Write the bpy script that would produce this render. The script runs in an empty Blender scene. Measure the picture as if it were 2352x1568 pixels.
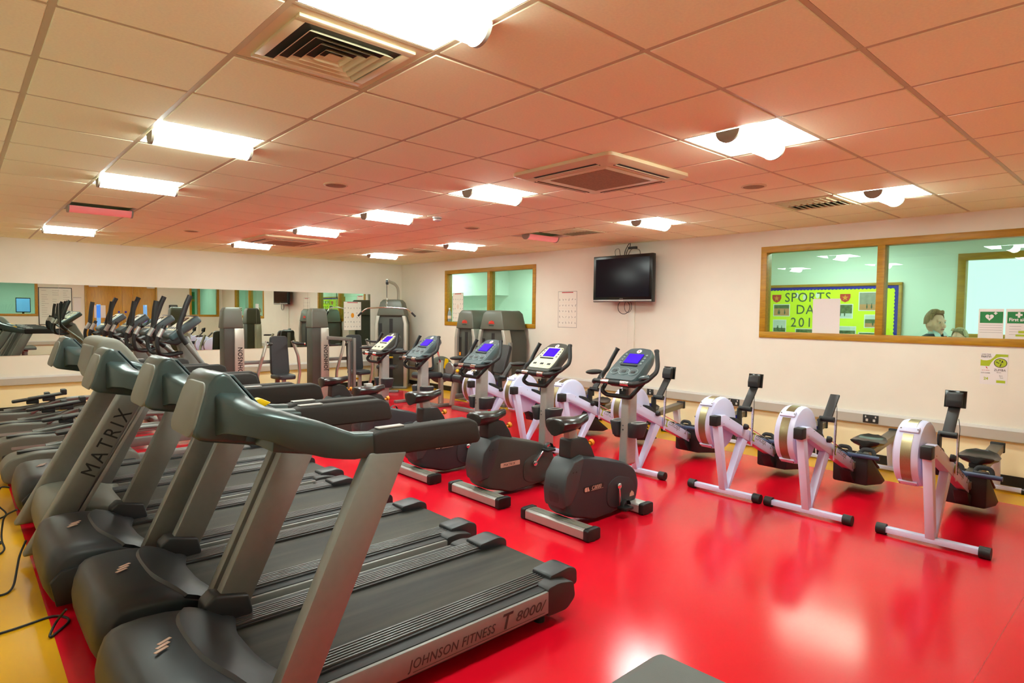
import bpy, bmesh, math, random
from mathutils import Vector, Matrix
random.seed(4)
C = bpy.context.scene.collection
SC = bpy.context.scene
PI = math.pi
V3 = Vector

# ------------------------------------------------------------ camera, world, exposure
cam_d = bpy.data.cameras.new('camera')
cam_d.sensor_width = 36.0
cam_d.lens = 36.0 * 1411.0 / 2352.0
cam_d.clip_start = 0.02
cam_o = bpy.data.objects.new('camera', cam_d)
C.objects.link(cam_o)
_R = V3((0.74038542, -0.6720944, 0.0108879)); _U = V3((0.02332619, 0.04187768, 0.99885041)); _F = V3((0.67177773, 0.73928031, -0.04668303))
cam_o.matrix_world = Matrix(((_R.x, _U.x, -_F.x, 0.0), (_R.y, _U.y, -_F.y, 0.0), (_R.z, _U.z, -_F.z, 1.62), (0, 0, 0, 1)))
SC.camera = cam_o
w = bpy.data.worlds.new('daylight'); SC.world = w; w.use_nodes = True
w.node_tree.nodes['Background'].inputs[0].default_value = (0.95, 1.0, 0.98, 1)
w.node_tree.nodes['Background'].inputs[1].default_value = 1.6
LAMP = 36.5          # radiance of the lit luminaires of the gym
CORR = 16.0           # radiance of the corridor luminaires
SC.view_settings.view_transform = 'Standard'
SC.view_settings.look = 'None'
SC.view_settings.gamma = 1.0
SC.view_settings.use_curve_mapping = False
SC.view_settings.exposure = 0.0
SC.cycles.max_bounces = 10
SC.cycles.diffuse_bounces = 5
SC.cycles.glossy_bounces = 5
SC.cycles.transparent_max_bounces = 12
SC.cycles.caustics_reflective = False
SC.cycles.caustics_refractive = False
SC.cycles.sample_clamp_indirect = 6.0
SC.cycles.use_denoising = True

# ------------------------------------------------------------ materials
def lin(r, g, b):
    f = lambda c: (c / 12.92 if c <= 0.04045 else ((c + 0.055) / 1.055) ** 2.4)
    return (f(r / 255), f(g / 255), f(b / 255), 1.0)

def mat(name, rgb, rough=0.5, metal=0.0, spec=0.5, var=0.0, vscale=8.0, stretch=(1, 1, 1), bump=0.0, bscale=200.0, coat=0.0, emit=0.0, ecol=None, rvar=0.0):
    m = bpy.data.materials.new(name); m.use_nodes = True
    nt = m.node_tree; b = nt.nodes['Principled BSDF']
    col = lin(*rgb)
    b.inputs['Base Color'].default_value = col
    b.inputs['Roughness'].default_value = rough
    b.inputs['Metallic'].default_value = metal
    b.inputs['Specular IOR Level'].default_value = spec
    if coat:
        b.inputs['Coat Weight'].default_value = coat
        b.inputs['Coat Roughness'].default_value = 0.15
    if emit:
        b.inputs['Emission Color'].default_value = lin(*(ecol or rgb))
        b.inputs['Emission Strength'].default_value = emit
    if var or bump or rvar:
        tc = nt.nodes.new('ShaderNodeTexCoord'); mp = nt.nodes.new('ShaderNodeMapping')
        mp.inputs['Scale'].default_value = stretch
        nt.links.new(tc.outputs['Object'], mp.inputs['Vector'])
    if var or rvar:
        n = nt.nodes.new('ShaderNodeTexNoise'); n.inputs['Scale'].default_value = vscale; n.inputs['Detail'].default_value = 4.0
        nt.links.new(mp.outputs[0], n.inputs['Vector'])
    if var:
        mr = nt.nodes.new('ShaderNodeMapRange')
        mr.inputs['From Min'].default_value = 0.3; mr.inputs['From Max'].default_value = 0.7
        mr.inputs['To Min'].default_value = 1.0 - var; mr.inputs['To Max'].default_value = 1.0 + var
        nt.links.new(n.outputs['Fac'], mr.inputs['Value'])
        mx = nt.nodes.new('ShaderNodeMix'); mx.data_type = 'RGBA'; mx.blend_type = 'MULTIPLY'
        mx.inputs['Factor'].default_value = 1.0
        mx.inputs['A'].default_value = col
        nt.links.new(mr.outputs[0], mx.inputs['B'])
        nt.links.new(mx.outputs['Result'], b.inputs['Base Color'])
    if rvar:
        m2 = nt.nodes.new('ShaderNodeMapRange')
        m2.inputs['To Min'].default_value = max(0.02, rough - rvar); m2.inputs['To Max'].default_value = rough + rvar
        nt.links.new(n.outputs['Fac'], m2.inputs['Value']); nt.links.new(m2.outputs[0], b.inputs['Roughness'])
    if bump:
        n2 = nt.nodes.new('ShaderNodeTexNoise'); n2.inputs['Scale'].default_value = bscale; n2.inputs['Detail'].default_value = 3.0
        nt.links.new(mp.outputs[0], n2.inputs['Vector'])
        bp = nt.nodes.new('ShaderNodeBump'); bp.inputs['Strength'].default_value = bump; bp.inputs['Distance'].default_value = 0.002
        nt.links.new(n2.outputs['Fac'], bp.inputs['Height']); nt.links.new(bp.outputs[0], b.inputs['Normal'])
    return m

def glass_mat(name, tint):
    m = bpy.data.materials.new(name); m.use_nodes = True
    nt = m.node_tree; nt.nodes.clear(); N = nt.nodes.new; L = nt.links.new
    o = N('ShaderNodeOutputMaterial'); mx = N('ShaderNodeMixShader'); t = N('ShaderNodeBsdfTransparent'); g = N('ShaderNodeBsdfGlossy'); ge = N('ShaderNodeNewGeometry')
    t.inputs[0].default_value = (*tint, 1); g.inputs['Roughness'].default_value = 0.0
    d = N('ShaderNodeVectorMath'); d.operation = 'DOT_PRODUCT'; L(ge.outputs['Normal'], d.inputs[0]); L(ge.outputs['Incoming'], d.inputs[1])
    last = d.outputs['Value']
    for op, v in (('ABSOLUTE', 0), ('SUBTRACT', 1.0), ('POWER', 5.0), ('MULTIPLY', 0.96), ('ADD', 0.04)):     # Schlick reflectance of a thin pane
        q = N('ShaderNodeMath'); q.operation = op
        if op == 'SUBTRACT': q.inputs[0].default_value = v; L(last, q.inputs[1])
        else:
            L(last, q.inputs[0]); q.inputs[1].default_value = v
        last = q.outputs[0]
    L(last, mx.inputs[0]); L(t.outputs[0], mx.inputs[1]); L(g.outputs[0], mx.inputs[2]); L(mx.outputs[0], o.inputs[0])
    return m

def wood_mat(name, a, b_, rough=0.4, stretch=(1, 12, 12)):
    m = mat(name, a, rough)
    nt = m.node_tree; b = nt.nodes['Principled BSDF']
    tc = nt.nodes.new('ShaderNodeTexCoord'); mp = nt.nodes.new('ShaderNodeMapping'); mp.inputs['Scale'].default_value = stretch
    n = nt.nodes.new('ShaderNodeTexNoise'); n.inputs['Scale'].default_value = 4.0; n.inputs['Detail'].default_value = 6.0; n.inputs['Distortion'].default_value = 0.8
    r = nt.nodes.new('ShaderNodeValToRGB'); r.color_ramp.elements[0].color = lin(*a); r.color_ramp.elements[1].color = lin(*b_)
    r.color_ramp.elements[0].position = 0.35; r.color_ramp.elements[1].position = 0.65
    nt.links.new(tc.outputs['Object'], mp.inputs['Vector']); nt.links.new(mp.outputs[0], n.inputs['Vector'])
    nt.links.new(n.outputs['Fac'], r.inputs[0]); nt.links.new(r.outputs[0], b.inputs['Base Color'])
    return m

M = {}
M['red_floor'] = mat('red_vinyl', (212, 12, 35), 0.17, var=0.05, vscale=1.3, bump=0.02, bscale=60, rvar=0.04)
M['red_floor_seam'] = mat('vinyl_weld', (188, 10, 30), 0.3)
M['yellow_floor'] = mat('yellow_vinyl', (214, 156, 2), 0.3, spec=0.3, var=0.05, vscale=1.3, bump=0.02, bscale=60, rvar=0.04)
M['grey_floor'] = mat('corridor_vinyl', (150, 150, 145), 0.4, var=0.05)
M['wall'] = mat('cream_emulsion', (233, 227, 212), 0.75, var=0.02, vscale=3, bump=0.05, bscale=120)
M['dado'] = mat('pale_yellow_dado', (245, 231, 190), 0.7, var=0.02, vscale=3)
M['wall_white'] = mat('corridor_emulsion', (226, 236, 228), 0.75, var=0.02, vscale=3)
M['tile'] = mat('mineral_tile', (250, 250, 214), 0.85, var=0.03, vscale=90, bump=0.25, bscale=500)
M['tee'] = mat('ceiling_tee', (196, 182, 146), 0.5)
M['vent'] = mat('vent_enamel', (216, 200, 158), 0.45)
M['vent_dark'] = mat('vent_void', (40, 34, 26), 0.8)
M['grille'] = mat('ac_grille', (150, 122, 82), 0.7, var=0.2, vscale=60, bump=0.6, bscale=300)
M['lamp_on'] = mat('lit_diffuser', (255, 255, 255), 0.5, emit=LAMP, ecol=(240, 255, 247))
M['lamp_dead'] = mat('failing_tube_cover', (235, 140, 138), 0.4, emit=0.25, ecol=(255, 120, 120))
M['lamp_tray'] = mat('lamp_tray', (215, 205, 195), 0.5)
M['lamp_cap'] = mat('lamp_end_cap', (150, 140, 125), 0.5)
M['corr_lamp'] = mat('corridor_diffuser', (255, 255, 255), 0.5, emit=CORR, ecol=(240, 255, 246))
M['oak'] = wood_mat('oak_frame', (184, 136, 22), (164, 114, 14), 0.45, (10, 1, 10))
M['oak_door'] = wood_mat('oak_door', (198, 142, 26), (176, 120, 16), 0.4, (12, 12, 1))
M['glass'] = glass_mat('tinted_glass', (0.83, 0.98, 0.9))
M['mirror'] = mat('mirror_silver', (222, 232, 222), 0.0, metal=1.0)
M['trunk'] = mat('trunking', (186, 178, 166), 0.45)
M['trunk_top'] = mat('trunking_lid', (204, 200, 194), 0.4)
M['skirt'] = mat('black_skirting', (22, 18, 16), 0.5)
M['silver'] = mat('silver_paint', (130, 130, 125), 0.42, metal=0.4, var=0.03, vscale=30, bump=0.03, bscale=600)
M['alu'] = mat('brushed_aluminium', (178, 176, 172), 0.48, metal=0.6, var=0.05, vscale=20, stretch=(1, 8, 8))
M['chrome'] = mat('chrome', (225, 225, 225), 0.12, metal=1.0)
M['teal_grey'] = mat('treadmill_grey_metallic', (60, 74, 73), 0.33, metal=0.3, bump=0.04, bscale=700)
M['olive_grey'] = mat('back_panel_grey', (112, 110, 98), 0.6, bump=0.1, bscale=700)
M['hood'] = mat('hood_plastic', (34, 35, 38), 0.42, var=0.06, vscale=5, bump=0.1, bscale=500)
M['hood_light'] = mat('silver_hood_plastic', (102, 102, 92), 0.45, var=0.04, vscale=5)
M['dark'] = mat('dark_plastic', (34, 33, 32), 0.5, bump=0.12, bscale=400)
M['black'] = mat('black_rubber', (20, 19, 19), 0.55, bump=0.1, bscale=300)
M['gloss_black'] = mat('gloss_black', (14, 13, 15), 0.15)
M['pad'] = mat('hand_pad_foam', (36, 33, 29), 0.75, bump=0.4, bscale=500)
M['belt'] = mat('running_belt', (54, 52, 46), 0.5, spec=0.16, var=0.9, vscale=2.0, stretch=(0.4, 6, 1), bump=0.2, bscale=500, rvar=0.22)
M['rail'] = mat('ribbed_rail', (22, 21, 22), 0.45)
M['rib'] = mat('rail_rib', (78, 77, 76), 0.28, metal=0.5)
M['shroud'] = mat('bike_shroud', (40, 43, 47), 0.5, var=0.04, vscale=6, bump=0.12, bscale=450)
M['shroud_b'] = mat('bike_shroud_olive', (58, 58, 52), 0.5, var=0.04, vscale=6, bump=0.12, bscale=450)
M['shroud_lt'] = mat('bike_rear_cover', (50, 56, 58), 0.45, bump=0.1, bscale=450)
M['console'] = mat('console_slate', (66, 82, 85), 0.4)
M['console_cream'] = mat('console_overlay_cream', (214, 210, 178), 0.4)
M['console_pad'] = mat('console_key_ring', (130, 146, 146), 0.4)
M['screen'] = mat('bike_screen', (40, 8, 190), 0.25, emit=0.55, ecol=(60, 14, 200))
M['leather'] = mat('black_upholstery', (42, 44, 47), 0.4, bump=0.15, bscale=120)
M['leather_grey'] = mat('grey_upholstery', (84, 86, 82), 0.6, var=0.06, vscale=8, bump=0.15, bscale=200)
M['saddle'] = mat('saddle_vinyl', (38, 38, 36), 0.28, bump=0.15, bscale=150)
M['rower_white'] = mat('rower_white', (208, 213, 242), 0.35)
M['brass_mesh'] = mat('vent_mesh', (150, 138, 104), 0.35, metal=0.75, var=0.12, vscale=260)
M['rail_bronze'] = mat('rower_rail', (128, 122, 108), 0.35, metal=0.6)
M['blue_grip'] = mat('blue_grip', (50, 62, 92), 0.45)
M['tower'] = mat('tower_shroud', (66, 68, 60), 0.5, var=0.03, vscale=8)
M['tower_cap'] = mat('tower_cap', (86, 88, 76), 0.45)
M['tower_silver'] = mat('tower_column_silver', (186, 184, 172), 0.38, metal=0.55)
M['tower_red'] = mat('tower_red_print', (196, 52, 36), 0.5)
M['print_black'] = mat('black_print', (22, 22, 22), 0.5)
M['print_grey'] = mat('grey_print', (120, 116, 112), 0.6)
M['print_dark'] = mat('dark_lettering', (52, 44, 40), 0.5)
M['print_red'] = mat('red_print', (190, 40, 40), 0.5)
M['print_orange'] = mat('orange_print', (230, 150, 30), 0.5)
M['print_lime'] = mat('lime_print', (168, 186, 20), 0.5)
M['print_pale'] = mat('pale_print', (226, 206, 186), 0.45)
M['paper'] = mat('white_paper', (232, 226, 224), 0.7)
M['paper_chart'] = mat('poster_paper', (234, 228, 214), 0.6)  # even warm off-white of the chart sheets
M['yellow_key'] = mat('yellow_plastic', (240, 196, 12), 0.4)
M['green_sign'] = mat('green_sign', (8, 120, 52), 0.5)
M['lime_board'] = mat('yellow_backing_paper', (222, 240, 8), 0.6)
M['blue_board'] = mat('blue_border_paper', (10, 14, 160), 0.5)
M['letter_green'] = mat('letter_card', (60, 86, 62), 0.6)
M['tv'] = mat('tv_bezel', (12, 11, 13), 0.2)
M['tv_screen'] = mat('tv_glass', (16, 10, 24), 0.14, spec=0.15)
M['skin'] = mat('skin', (240, 182, 162), 0.55)
M['lips'] = mat('lips', (190, 110, 100), 0.5)
M['eye'] = mat('eye', (40, 34, 32), 0.3)
M['hair'] = mat('brown_hair', (146, 110, 70), 0.7, var=0.3, vscale=60, stretch=(1, 1, .2))
M['hair_blond'] = mat('blond_hair', (172, 156, 120), 0.7, var=0.25, vscale=60, stretch=(1, 1, .2))
M['blazer'] = mat('navy_blazer', (34, 38, 52), 0.8)
M['shirt'] = mat('pale_shirt', (205, 218, 226), 0.8)
M['trouser'] = mat('grey_trousers', (50, 50, 54), 0.8)
M['brick_orange'] = mat('orange_knob', (222, 140, 20), 0.4)
M['wb'] = mat('whiteboard', (226, 226, 214), 0.25)
M['label_cream'] = mat('badge', (196, 160, 140), 0.45)

# ------------------------------------------------------------ mesh tools
class MB:
    def __init__(s): s.v = []; s.f = []
    def add(s, vs, fs):
        o = len(s.v); s.v += [tuple(p) for p in vs]; s.f += [tuple(i + o for i in f) for f in fs]; return s
    def box(s, x0, y0, z0, x1, y1, z1):
        return s.add([(x0, y0, z0), (x1, y0, z0), (x1, y1, z0), (x0, y1, z0), (x0, y0, z1), (x1, y0, z1), (x1, y1, z1), (x0, y1, z1)],
                     [(0, 3, 2, 1), (4, 5, 6, 7), (0, 1, 5, 4), (1, 2, 6, 5), (2, 3, 7, 6), (3, 0, 4, 7)])
    def obox(s, c, u, v, n, a, b, h):       # oriented box: centre, three unit axes, full sizes
        c, u, v, n = V3(c), V3(u) * a / 2, V3(v) * b / 2, V3(n) * h / 2
        return s.add([c - u - v - n, c + u - v - n, c + u + v - n, c - u + v - n, c - u - v + n, c + u - v + n, c + u + v + n, c - u + v + n],
                     [(0, 3, 2, 1), (4, 5, 6, 7), (0, 1, 5, 4), (1, 2, 6, 5), (2, 3, 7, 6), (3, 0, 4, 7)])
    def prism(s, pts, a, b, axis='y'):
        n = len(pts)
        g = {'y': lambda p, t: (p[0], t, p[1]), 'x': lambda p, t: (t, p[0], p[1]), 'z': lambda p, t: (p[0], p[1], t)}[axis]
        return s.add([g(p, a) for p in pts] + [g(p, b) for p in pts],
                     [tuple(range(n))[::-1], tuple(range(n, 2 * n))] + [(i, (i + 1) % n, (i + 1) % n + n, i + n) for i in range(n)])
    def loft(s, rings, closed=False):
        n = len(rings[0]); k = len(rings); vs = [p for r in rings for p in r]; fs = []
        for j in range(k if closed else k - 1):
            q = (j + 1) % k
            fs += [(j * n + i, j * n + (i + 1) % n, q * n + (i + 1) % n, q * n + i) for i in range(n)]
        if not closed: fs += [tuple(range(n))[::-1], tuple(range((k - 1) * n, k * n))]
        return s.add(vs, fs)
    def tube(s, pts, r, n=10, closed=False, flat=None):
        pts = [V3(p) for p in pts]; k = len(pts); rings = []
        t0 = (pts[1] - pts[0]).normalized()
        up = V3((0, 0, 1)) if abs(t0.z) < 0.9 else V3((1, 0, 0))
        u = t0.cross(up).normalized()
        for i, p in enumerate(pts):
            if closed: t = (pts[(i + 1) % k] - pts[i - 1]).normalized()
            else: t = (pts[min(i + 1, k - 1)] - pts[max(i - 1, 0)]).normalized()
            u = (u - t * u.dot(t)).normalized(); v = t.cross(u)
            rr = r[i] if isinstance(r, (list, tuple)) else r
            ru, rv = (rr, rr) if not flat else (rr * flat[0], rr * flat[1])
            rings.append([p + u * ru * math.cos(2 * PI * j / n) + v * rv * math.sin(2 * PI * j / n) for j in range(n)])
        return s.loft(rings, closed)
    def bar(s, a, b, w, h, up=(0, 0, 1)):
        a, b = V3(a), V3(b); t = (b - a).normalized(); u = t.cross(V3(up)).normalized(); v = u.cross(t)
        return s.obox((a + b) / 2, t, u, v, (b - a).length, w, h)
    def cyl(s, a, b, r, n=16, r2=None):
        return s.tube([a, b], [r, r if r2 is None else r2], n)
    def lathe(s, prof, o, axis=(0, 0, 1), n=24):      # prof: (radius, height)
        ax = V3(axis).normalized(); q = V3((1, 0, 0)) if abs(ax.x) < 0.9 else V3((0, 1, 0))
        u = (q - ax * q.dot(ax)).normalized(); v = ax.cross(u); o = V3(o)
        return s.loft([[o + ax * h + (u * math.cos(2 * PI * j / n) + v * math.sin(2 * PI * j / n)) * max(r, 1e-4) for j in range(n)] for r, h in prof])
    def ball(s, c, r, n=14, m=9):
        r = r if isinstance(r, (list, tuple)) else (r, r, r)
        return s.loft([[(c[0] + r[0] * math.sin(PI * i / m) * math.cos(2 * PI * j / n), c[1] + r[1] * math.sin(PI * i / m) * math.sin(2 * PI * j / n), c[2] - r[2] * math.cos(PI * i / m)) for j in range(n)]
                       for i in [0.15] + list(range(1, m)) + [m - 0.15]])
    def quad(s, a, b, c, d): return s.add([a, b, c, d], [(0, 1, 2, 3)])
    def text(s, txt, size, o, u, v, h=0.0008, shear=0.0, space=1.0, align='LEFT', sx=1.0, bold=0.0, fit=0):
        cu = bpy.data.curves.new('lettering', 'FONT'); cu.body = txt; cu.size = size; cu.shear = shear; cu.space_character = space
        cu.extrude = h; cu.align_x = align; cu.resolution_u = 3; cu.offset = bold
        ob = bpy.data.objects.new('lettering', cu); me = bpy.data.meshes.new_from_object(ob)
        u, v = V3(u).normalized(), V3(v).normalized(); n = u.cross(v); o = V3(o)
        if fit: sx = fit / max(p.co.x for p in me.vertices)
        s.add([o + u * p.co.x * sx + v * p.co.y + n * (p.co.z) for p in me.vertices], [tuple(f.vertices) for f in me.polygons])
        bpy.data.objects.remove(ob); bpy.data.meshes.remove(me); bpy.data.curves.remove(cu)
        return s
    def build(s, name, m, parent=None, bevel=0.0, seg=2, ang=35, kind=None, smooth=True, fix=True):
        me = bpy.data.meshes.new(name); me.from_pydata(s.v, [], s.f)
        if bevel or fix:
            bm = bmesh.new(); bm.from_mesh(me)
            if fix: bmesh.ops.recalc_face_normals(bm, faces=bm.faces)
            if bevel:
                es = [e for e in bm.edges if len(e.link_faces) == 2 and e.calc_face_angle(0) > math.radians(ang)]
                bmesh.ops.bevel(bm, geom=es, offset=bevel, segments=seg, affect='EDGES', profile=0.5, clamp_overlap=True)
            bm.to_mesh(me); bm.free()
        if smooth:
            me.polygons.foreach_set('use_smooth', [True] * len(me.polygons))
            me.set_sharp_from_angle(angle=math.radians(38))
        me.materials.append(m if not isinstance(m, str) else M[m])
        ob = bpy.data.objects.new(name, me); C.objects.link(ob)
        if parent: ob.parent = parent
        if kind: ob['kind'] = kind
        return ob

def rpoly(pts, r, n=4):              # 2D polygon with rounded corners
    out = []; k = len(pts)
    for i in range(k):
        p, a, b = V3((*pts[i], 0)), V3((*pts[i - 1], 0)), V3((*pts[(i + 1) % k], 0))
        ri = r[i] if isinstance(r, (list, tuple)) else r
        if ri <= 0: out.append((p.x, p.y)); continue
        da, db = (a - p), (b - p); ri = min(ri, da.length * 0.45, db.length * 0.45)
        s, e = p + da.normalized() * ri, p + db.normalized() * ri
        for j in range(n + 1):
            t = j / n; q = s * (1 - t) ** 2 + p * 2 * t * (1 - t) + e * t * t; out.append((q.x, q.y))
    return out

def fil(pts, r, n=5):                # 3D polyline with rounded corners
    pts = [V3(p) for p in pts]; out = [pts[0]]
    for i in range(1, len(pts) - 1):
        p, a, b = pts[i], pts[i - 1], pts[i + 1]
        ri = min(r, (a - p).length * 0.45, (b - p).length * 0.45)
        s, e = p + (a - p).normalized() * ri, p + (b - p).normalized() * ri
        for j in range(n + 1):
            t = j / n; out.append(s * (1 - t) ** 2 + p * 2 * t * (1 - t) + e * t * t)
    out.append(pts[-1]); return out

def tag(o, label, cat, group=None):
    o['label'] = label; o['category'] = cat
    if group: o['group'] = group
    return o
def thing(name, label, cat, loc=(0, 0, 0), rz=0.0, group=None):
    o = bpy.data.objects.new(name, None); C.objects.link(o)
    o.empty_display_size = 0.1; o.location = loc; o.rotation_euler = (0, 0, rz)
    return tag(o, label, cat, group)
def dup(root, loc, label, rz=0.0, group=None, swap=None):
    """copy of a thing with copies of its parts and sub-parts; swap exchanges materials"""
    def cp(o, par):
        c = o.copy(); C.objects.link(c); c.parent = par
        if swap and o.type == 'MESH' and o.data.materials and o.data.materials[0].name in swap:
            c.data = o.data.copy(); c.data.materials[0] = M[swap[o.data.materials[0].name]]
        for k in o.children: cp(k, c)
        return c
    r = cp(root, None); r.location = loc; r.rotation_euler = (0, 0, rz); r['label'] = label
    if group: r['group'] = group
    return r
def struct(b, name, m, bevel=0.0, parent=None, label=None, **k):
    o = b.build(name, m, parent, bevel, **k)
    if not parent: o['kind'] = 'structure'
    if label: o['label'] = label
    return o
# ============================================================ THE ROOM
H = 2.6725
X0, X1, Y0, Y1 = -0.45, 7.53, -0.6, 12.02
T = 0.12
GX = lambda i: 0.8786 + 0.6 * i
GY = lambda j: 2.7135 + 0.6 * j
rx0, rx1, ry0, ry1 = 0.33, 6.8, 0.13, 10.87
fl_b = MB(); fl_b.box(rx0, ry0, -0.1, rx1, ry1, 0)
floor = struct(fl_b, 'floor', 'red_floor', smooth=False)
yb_ = MB(); yb_.box(X0 - T, Y0 - T, -0.1, rx0, Y1 + T, 0); yb_.box(rx1, Y0 - T, -0.1, X1 + T, Y1 + T, 0)
yb_.box(rx0, Y0 - T, -0.1, rx1, ry0, 0); yb_.box(rx0, ry1, -0.1, rx1, Y1 + T, 0)
struct(yb_, 'floor_border', 'yellow_floor', parent=floor, label='yellow vinyl border', smooth=False)

W1 = (7.68, 10.35, 1.35, 2.47); W2 = (0.85, 3.64, 1.345, 2.475)
b = MB()
b.box(X1, Y0 - T, 0, X1 + T, Y1 + T, W1[2]); b.box(X1, Y0 - T, W1[3], X1 + T, Y1 + T, H + 0.2)
b.box(X1, Y0 - T, W1[2], X1 + T, W2[0], W1[3]); b.box(X1, W2[1], W1[2], X1 + T, W1[0], W1[3]); b.box(X1, W1[1], W1[2], X1 + T, Y1 + T, W1[3])
struct(b, 'wall_right', 'wall', smooth=False)
struct(MB().box(X0, Y1, 0, X1, Y1 + T, H + 0.2), 'wall_front', 'wall', smooth=False)
struct(MB().box(X0 - T, Y0 - T, 0, X0, Y1 + T, H + 0.2), 'wall_left', 'wall', smooth=False)
WB1 = (0.75, 1.99, 1.35, 2.47); WB2 = (6.4, 7.42, 1.35, 2.47); DR = (3.28, 5.29, 0.0, 2.42)
b = MB()
b.box(X0, Y0 - T, 2.47, X1, Y0, H + 0.2)
b.box(X0, Y0 - T, 0, WB1[0], Y0, 2.47); b.box(WB1[0], Y0 - T, 0, WB1[1], Y0, 1.35)
b.box(WB1[1], Y0 - T, 0, WB2[0], Y0, 2.47); b.box(WB2[0], Y0 - T, 0, WB2[1], Y0, 1.35); b.box(WB2[1], Y0 - T, 0, X1, Y0, 2.47)
struct(b, 'wall_back', 'wall', smooth=False)

MB().box(rx0, .578, 0, rx1, .582, .0006).build('weld_seam', 'red_floor_seam', floor, smooth=False)
# skirtings and dado trunking
struct(MB().box(X1 - 0.015, Y0, 0, X1, Y1, 0.1), 'baseboard_right', 'skirt')
struct(MB().box(X0, Y1 - 0.015, 0, X1 - 0.015, Y1, 0.1), 'baseboard_front', 'skirt')
struct(MB().box(X0, Y0, 0, X0 + 0.015, Y1 - 0.015, 0.1), 'baseboard_left', 'skirt')
b = MB(); b.box(X0 + .015, Y0, 0, DR[0] - .07, Y0 + 0.015, 0.1); b.box(DR[1] + .07, Y0, 0, X1 - .015, Y0 + 0.015, 0.1)
struct(b, 'baseboard_back', 'skirt')
def trunking(name, a0, a1, wall, axis, sgn):
    pr = [(0, .43), (.05, .43), (.058, .44), (.058, .535), (.03, .56), (0, .56)]
    pts = [(wall + sgn * d, z) for d, z in pr]
    t = struct(MB().prism(pts, a0, a1, axis), name, 'trunk', smooth=False)
    lid = [(wall + sgn * d, z) for d, z in [(.0585, .537), (.0595, .537), (.031, .5625), (0.0, .5625), (0, .5605), (.03, .5605)]]
    MB().prism(lid, a0, a1, axis).build('lid', 'trunk_top', t, smooth=False)["label"] = 'paler bevelled lid'
trunking('trim_1', Y0, Y1 - .06, X1, 'y', -1)
trunking('trim_2', X0, X1 - .06, Y1, 'x', -1)
trunking('trim_3', X0, DR[0] - .1, Y0, 'x', 1)
struct(MB().box(X1 - .025, 5.56, .565, X1, 5.68, 1.8), 'trim_4', 'wall', .003)   # boxed-in conduit under the television

struct(MB().box(X1 - .003, Y0, .1, X1, Y1 - .003, .435), 'trim_6', 'dado', smooth=False)
struct(MB().box(X0, Y1 - .003, .1, X1 - .003, Y1, .435), 'trim_7', 'dado', smooth=False)

# windows
def window(name, wall, a0, a1, z0, z1, mull, axis, sgn, fw=.075, extra=()):
    """timber frame with panes; axis along which it runs, wall = inner face, sgn = towards the room"""
    root = bpy.data.objects.new(name, None); C.objects.link(root); root['kind'] = 'structure'
    def bx(p0, p1, q0, q1, d0, d1):
        m = MB(); lo, hi = sorted((wall + sgn * d0, wall + sgn * d1))
        return m.box(lo, p0, q0, hi, p1, q1) if axis == 'y' else m.box(p0, lo, q0, p1, hi, q1)
    D0, D1 = -.12, .018
    for (p0, p1, q0, q1) in ((a0, a1, z1 - fw, z1), (a0, a1, z0, z0 + fw), (a0, a0 + fw, z0 + fw, z1 - fw), (a1 - fw, a1, z0 + fw, z1 - fw)):
        bx(p0, p1, q0, q1, D0, D1).build('frame_member', 'oak', root, .004)
    ed = [a0 + fw] + [e for c in mull for e in (c - fw / 2, c + fw / 2)] + [a1 - fw]
    for c in mull: bx(c - fw / 2, c + fw / 2, z0 + fw, z1 - fw, D0, D1).build('mullion', 'oak', root, .004)
    for k in range(0, len(ed), 2):
        bx(ed[k], ed[k + 1], z0 + fw, z1 - fw, -.062, -.056).build('pane', 'glass', root, smooth=False)
    return root
window('window_1', X1, *W1, [8.95], 'y', -1)
window('window_2', X1, *W2, [2.29], 'y', -1)
window('window_3', Y0, *WB1, [], 'x', 1)
window('window_4', Y0, *WB2, [6.72], 'x', 1)

# double door behind the camera, seen in the mirror
def door():
    root = bpy.data.objects.new('door_1', None); C.objects.link(root); root['kind'] = 'structure'
    m = MB(); m.box(DR[0] - .06, Y0, 0, DR[0], Y0 + .03, DR[3] + .06); m.box(DR[1], Y0, 0, DR[1] + .06, Y0 + .03, DR[3] + .06); m.box(DR[0], Y0, DR[3], DR[1], Y0 + .03, DR[3] + .06)
    m.build('architrave', 'oak', root, .004)
    mid = (DR[0] + DR[1]) / 2
    for s, (a, c) in enumerate(((DR[0], mid - .002), (mid + .002, DR[1]))):
        lf = MB().box(a + .002, Y0, .005, c, Y0 + .02, DR[3] - .003).build('leaf', 'oak_door', root, .003)
        hx = mid + (-.1 if s == 0 else .1)
        hd = MB(); hd.tube(fil([(hx, Y0 + .02, 1.0), (hx, Y0 + .07, 1.0), (hx, Y0 + .07, 1.35), (hx, Y0 + .02, 1.35)], .03), .011, 8)
        hd.build('pull_handle', 'alu', lf)
        MB().cyl((hx, Y0 + .02, 1.5), (hx, Y0 + .024, 1.5), .035, 20).build('fire_door_disc', 'blue_board', lf)
        vx = a + .32 if s == 0 else c - .32
        MB().box(vx - .06, Y0 + .02, .95, vx + .06, Y0 + .023, 1.75).build('vision_panel', 'corr_blue', lf, .002)
        MB().box((a if s == 0 else c - .32) + .06, Y0 + .02, DR[3] - .09, (a if s == 0 else c - .32) + .3, Y0 + .06, DR[3] - .03).build('door_closer', 'trunk_top', lf, .004)
    p = MB().box(3.48, Y0 + .021, 1.3, 3.8, Y0 + .023, 1.72).build('door_notice', 'paper'); tag(p, 'white paper notice stuck to the left leaf of the oak double door', 'notice')
M['corr_blue'] = mat('self_glowing_blue', (120, 170, 235), 0.1, emit=0.6, ecol=(110, 170, 240))  # emission put in for daylight behind the door glass; also the monitor's glow
door()

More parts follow.
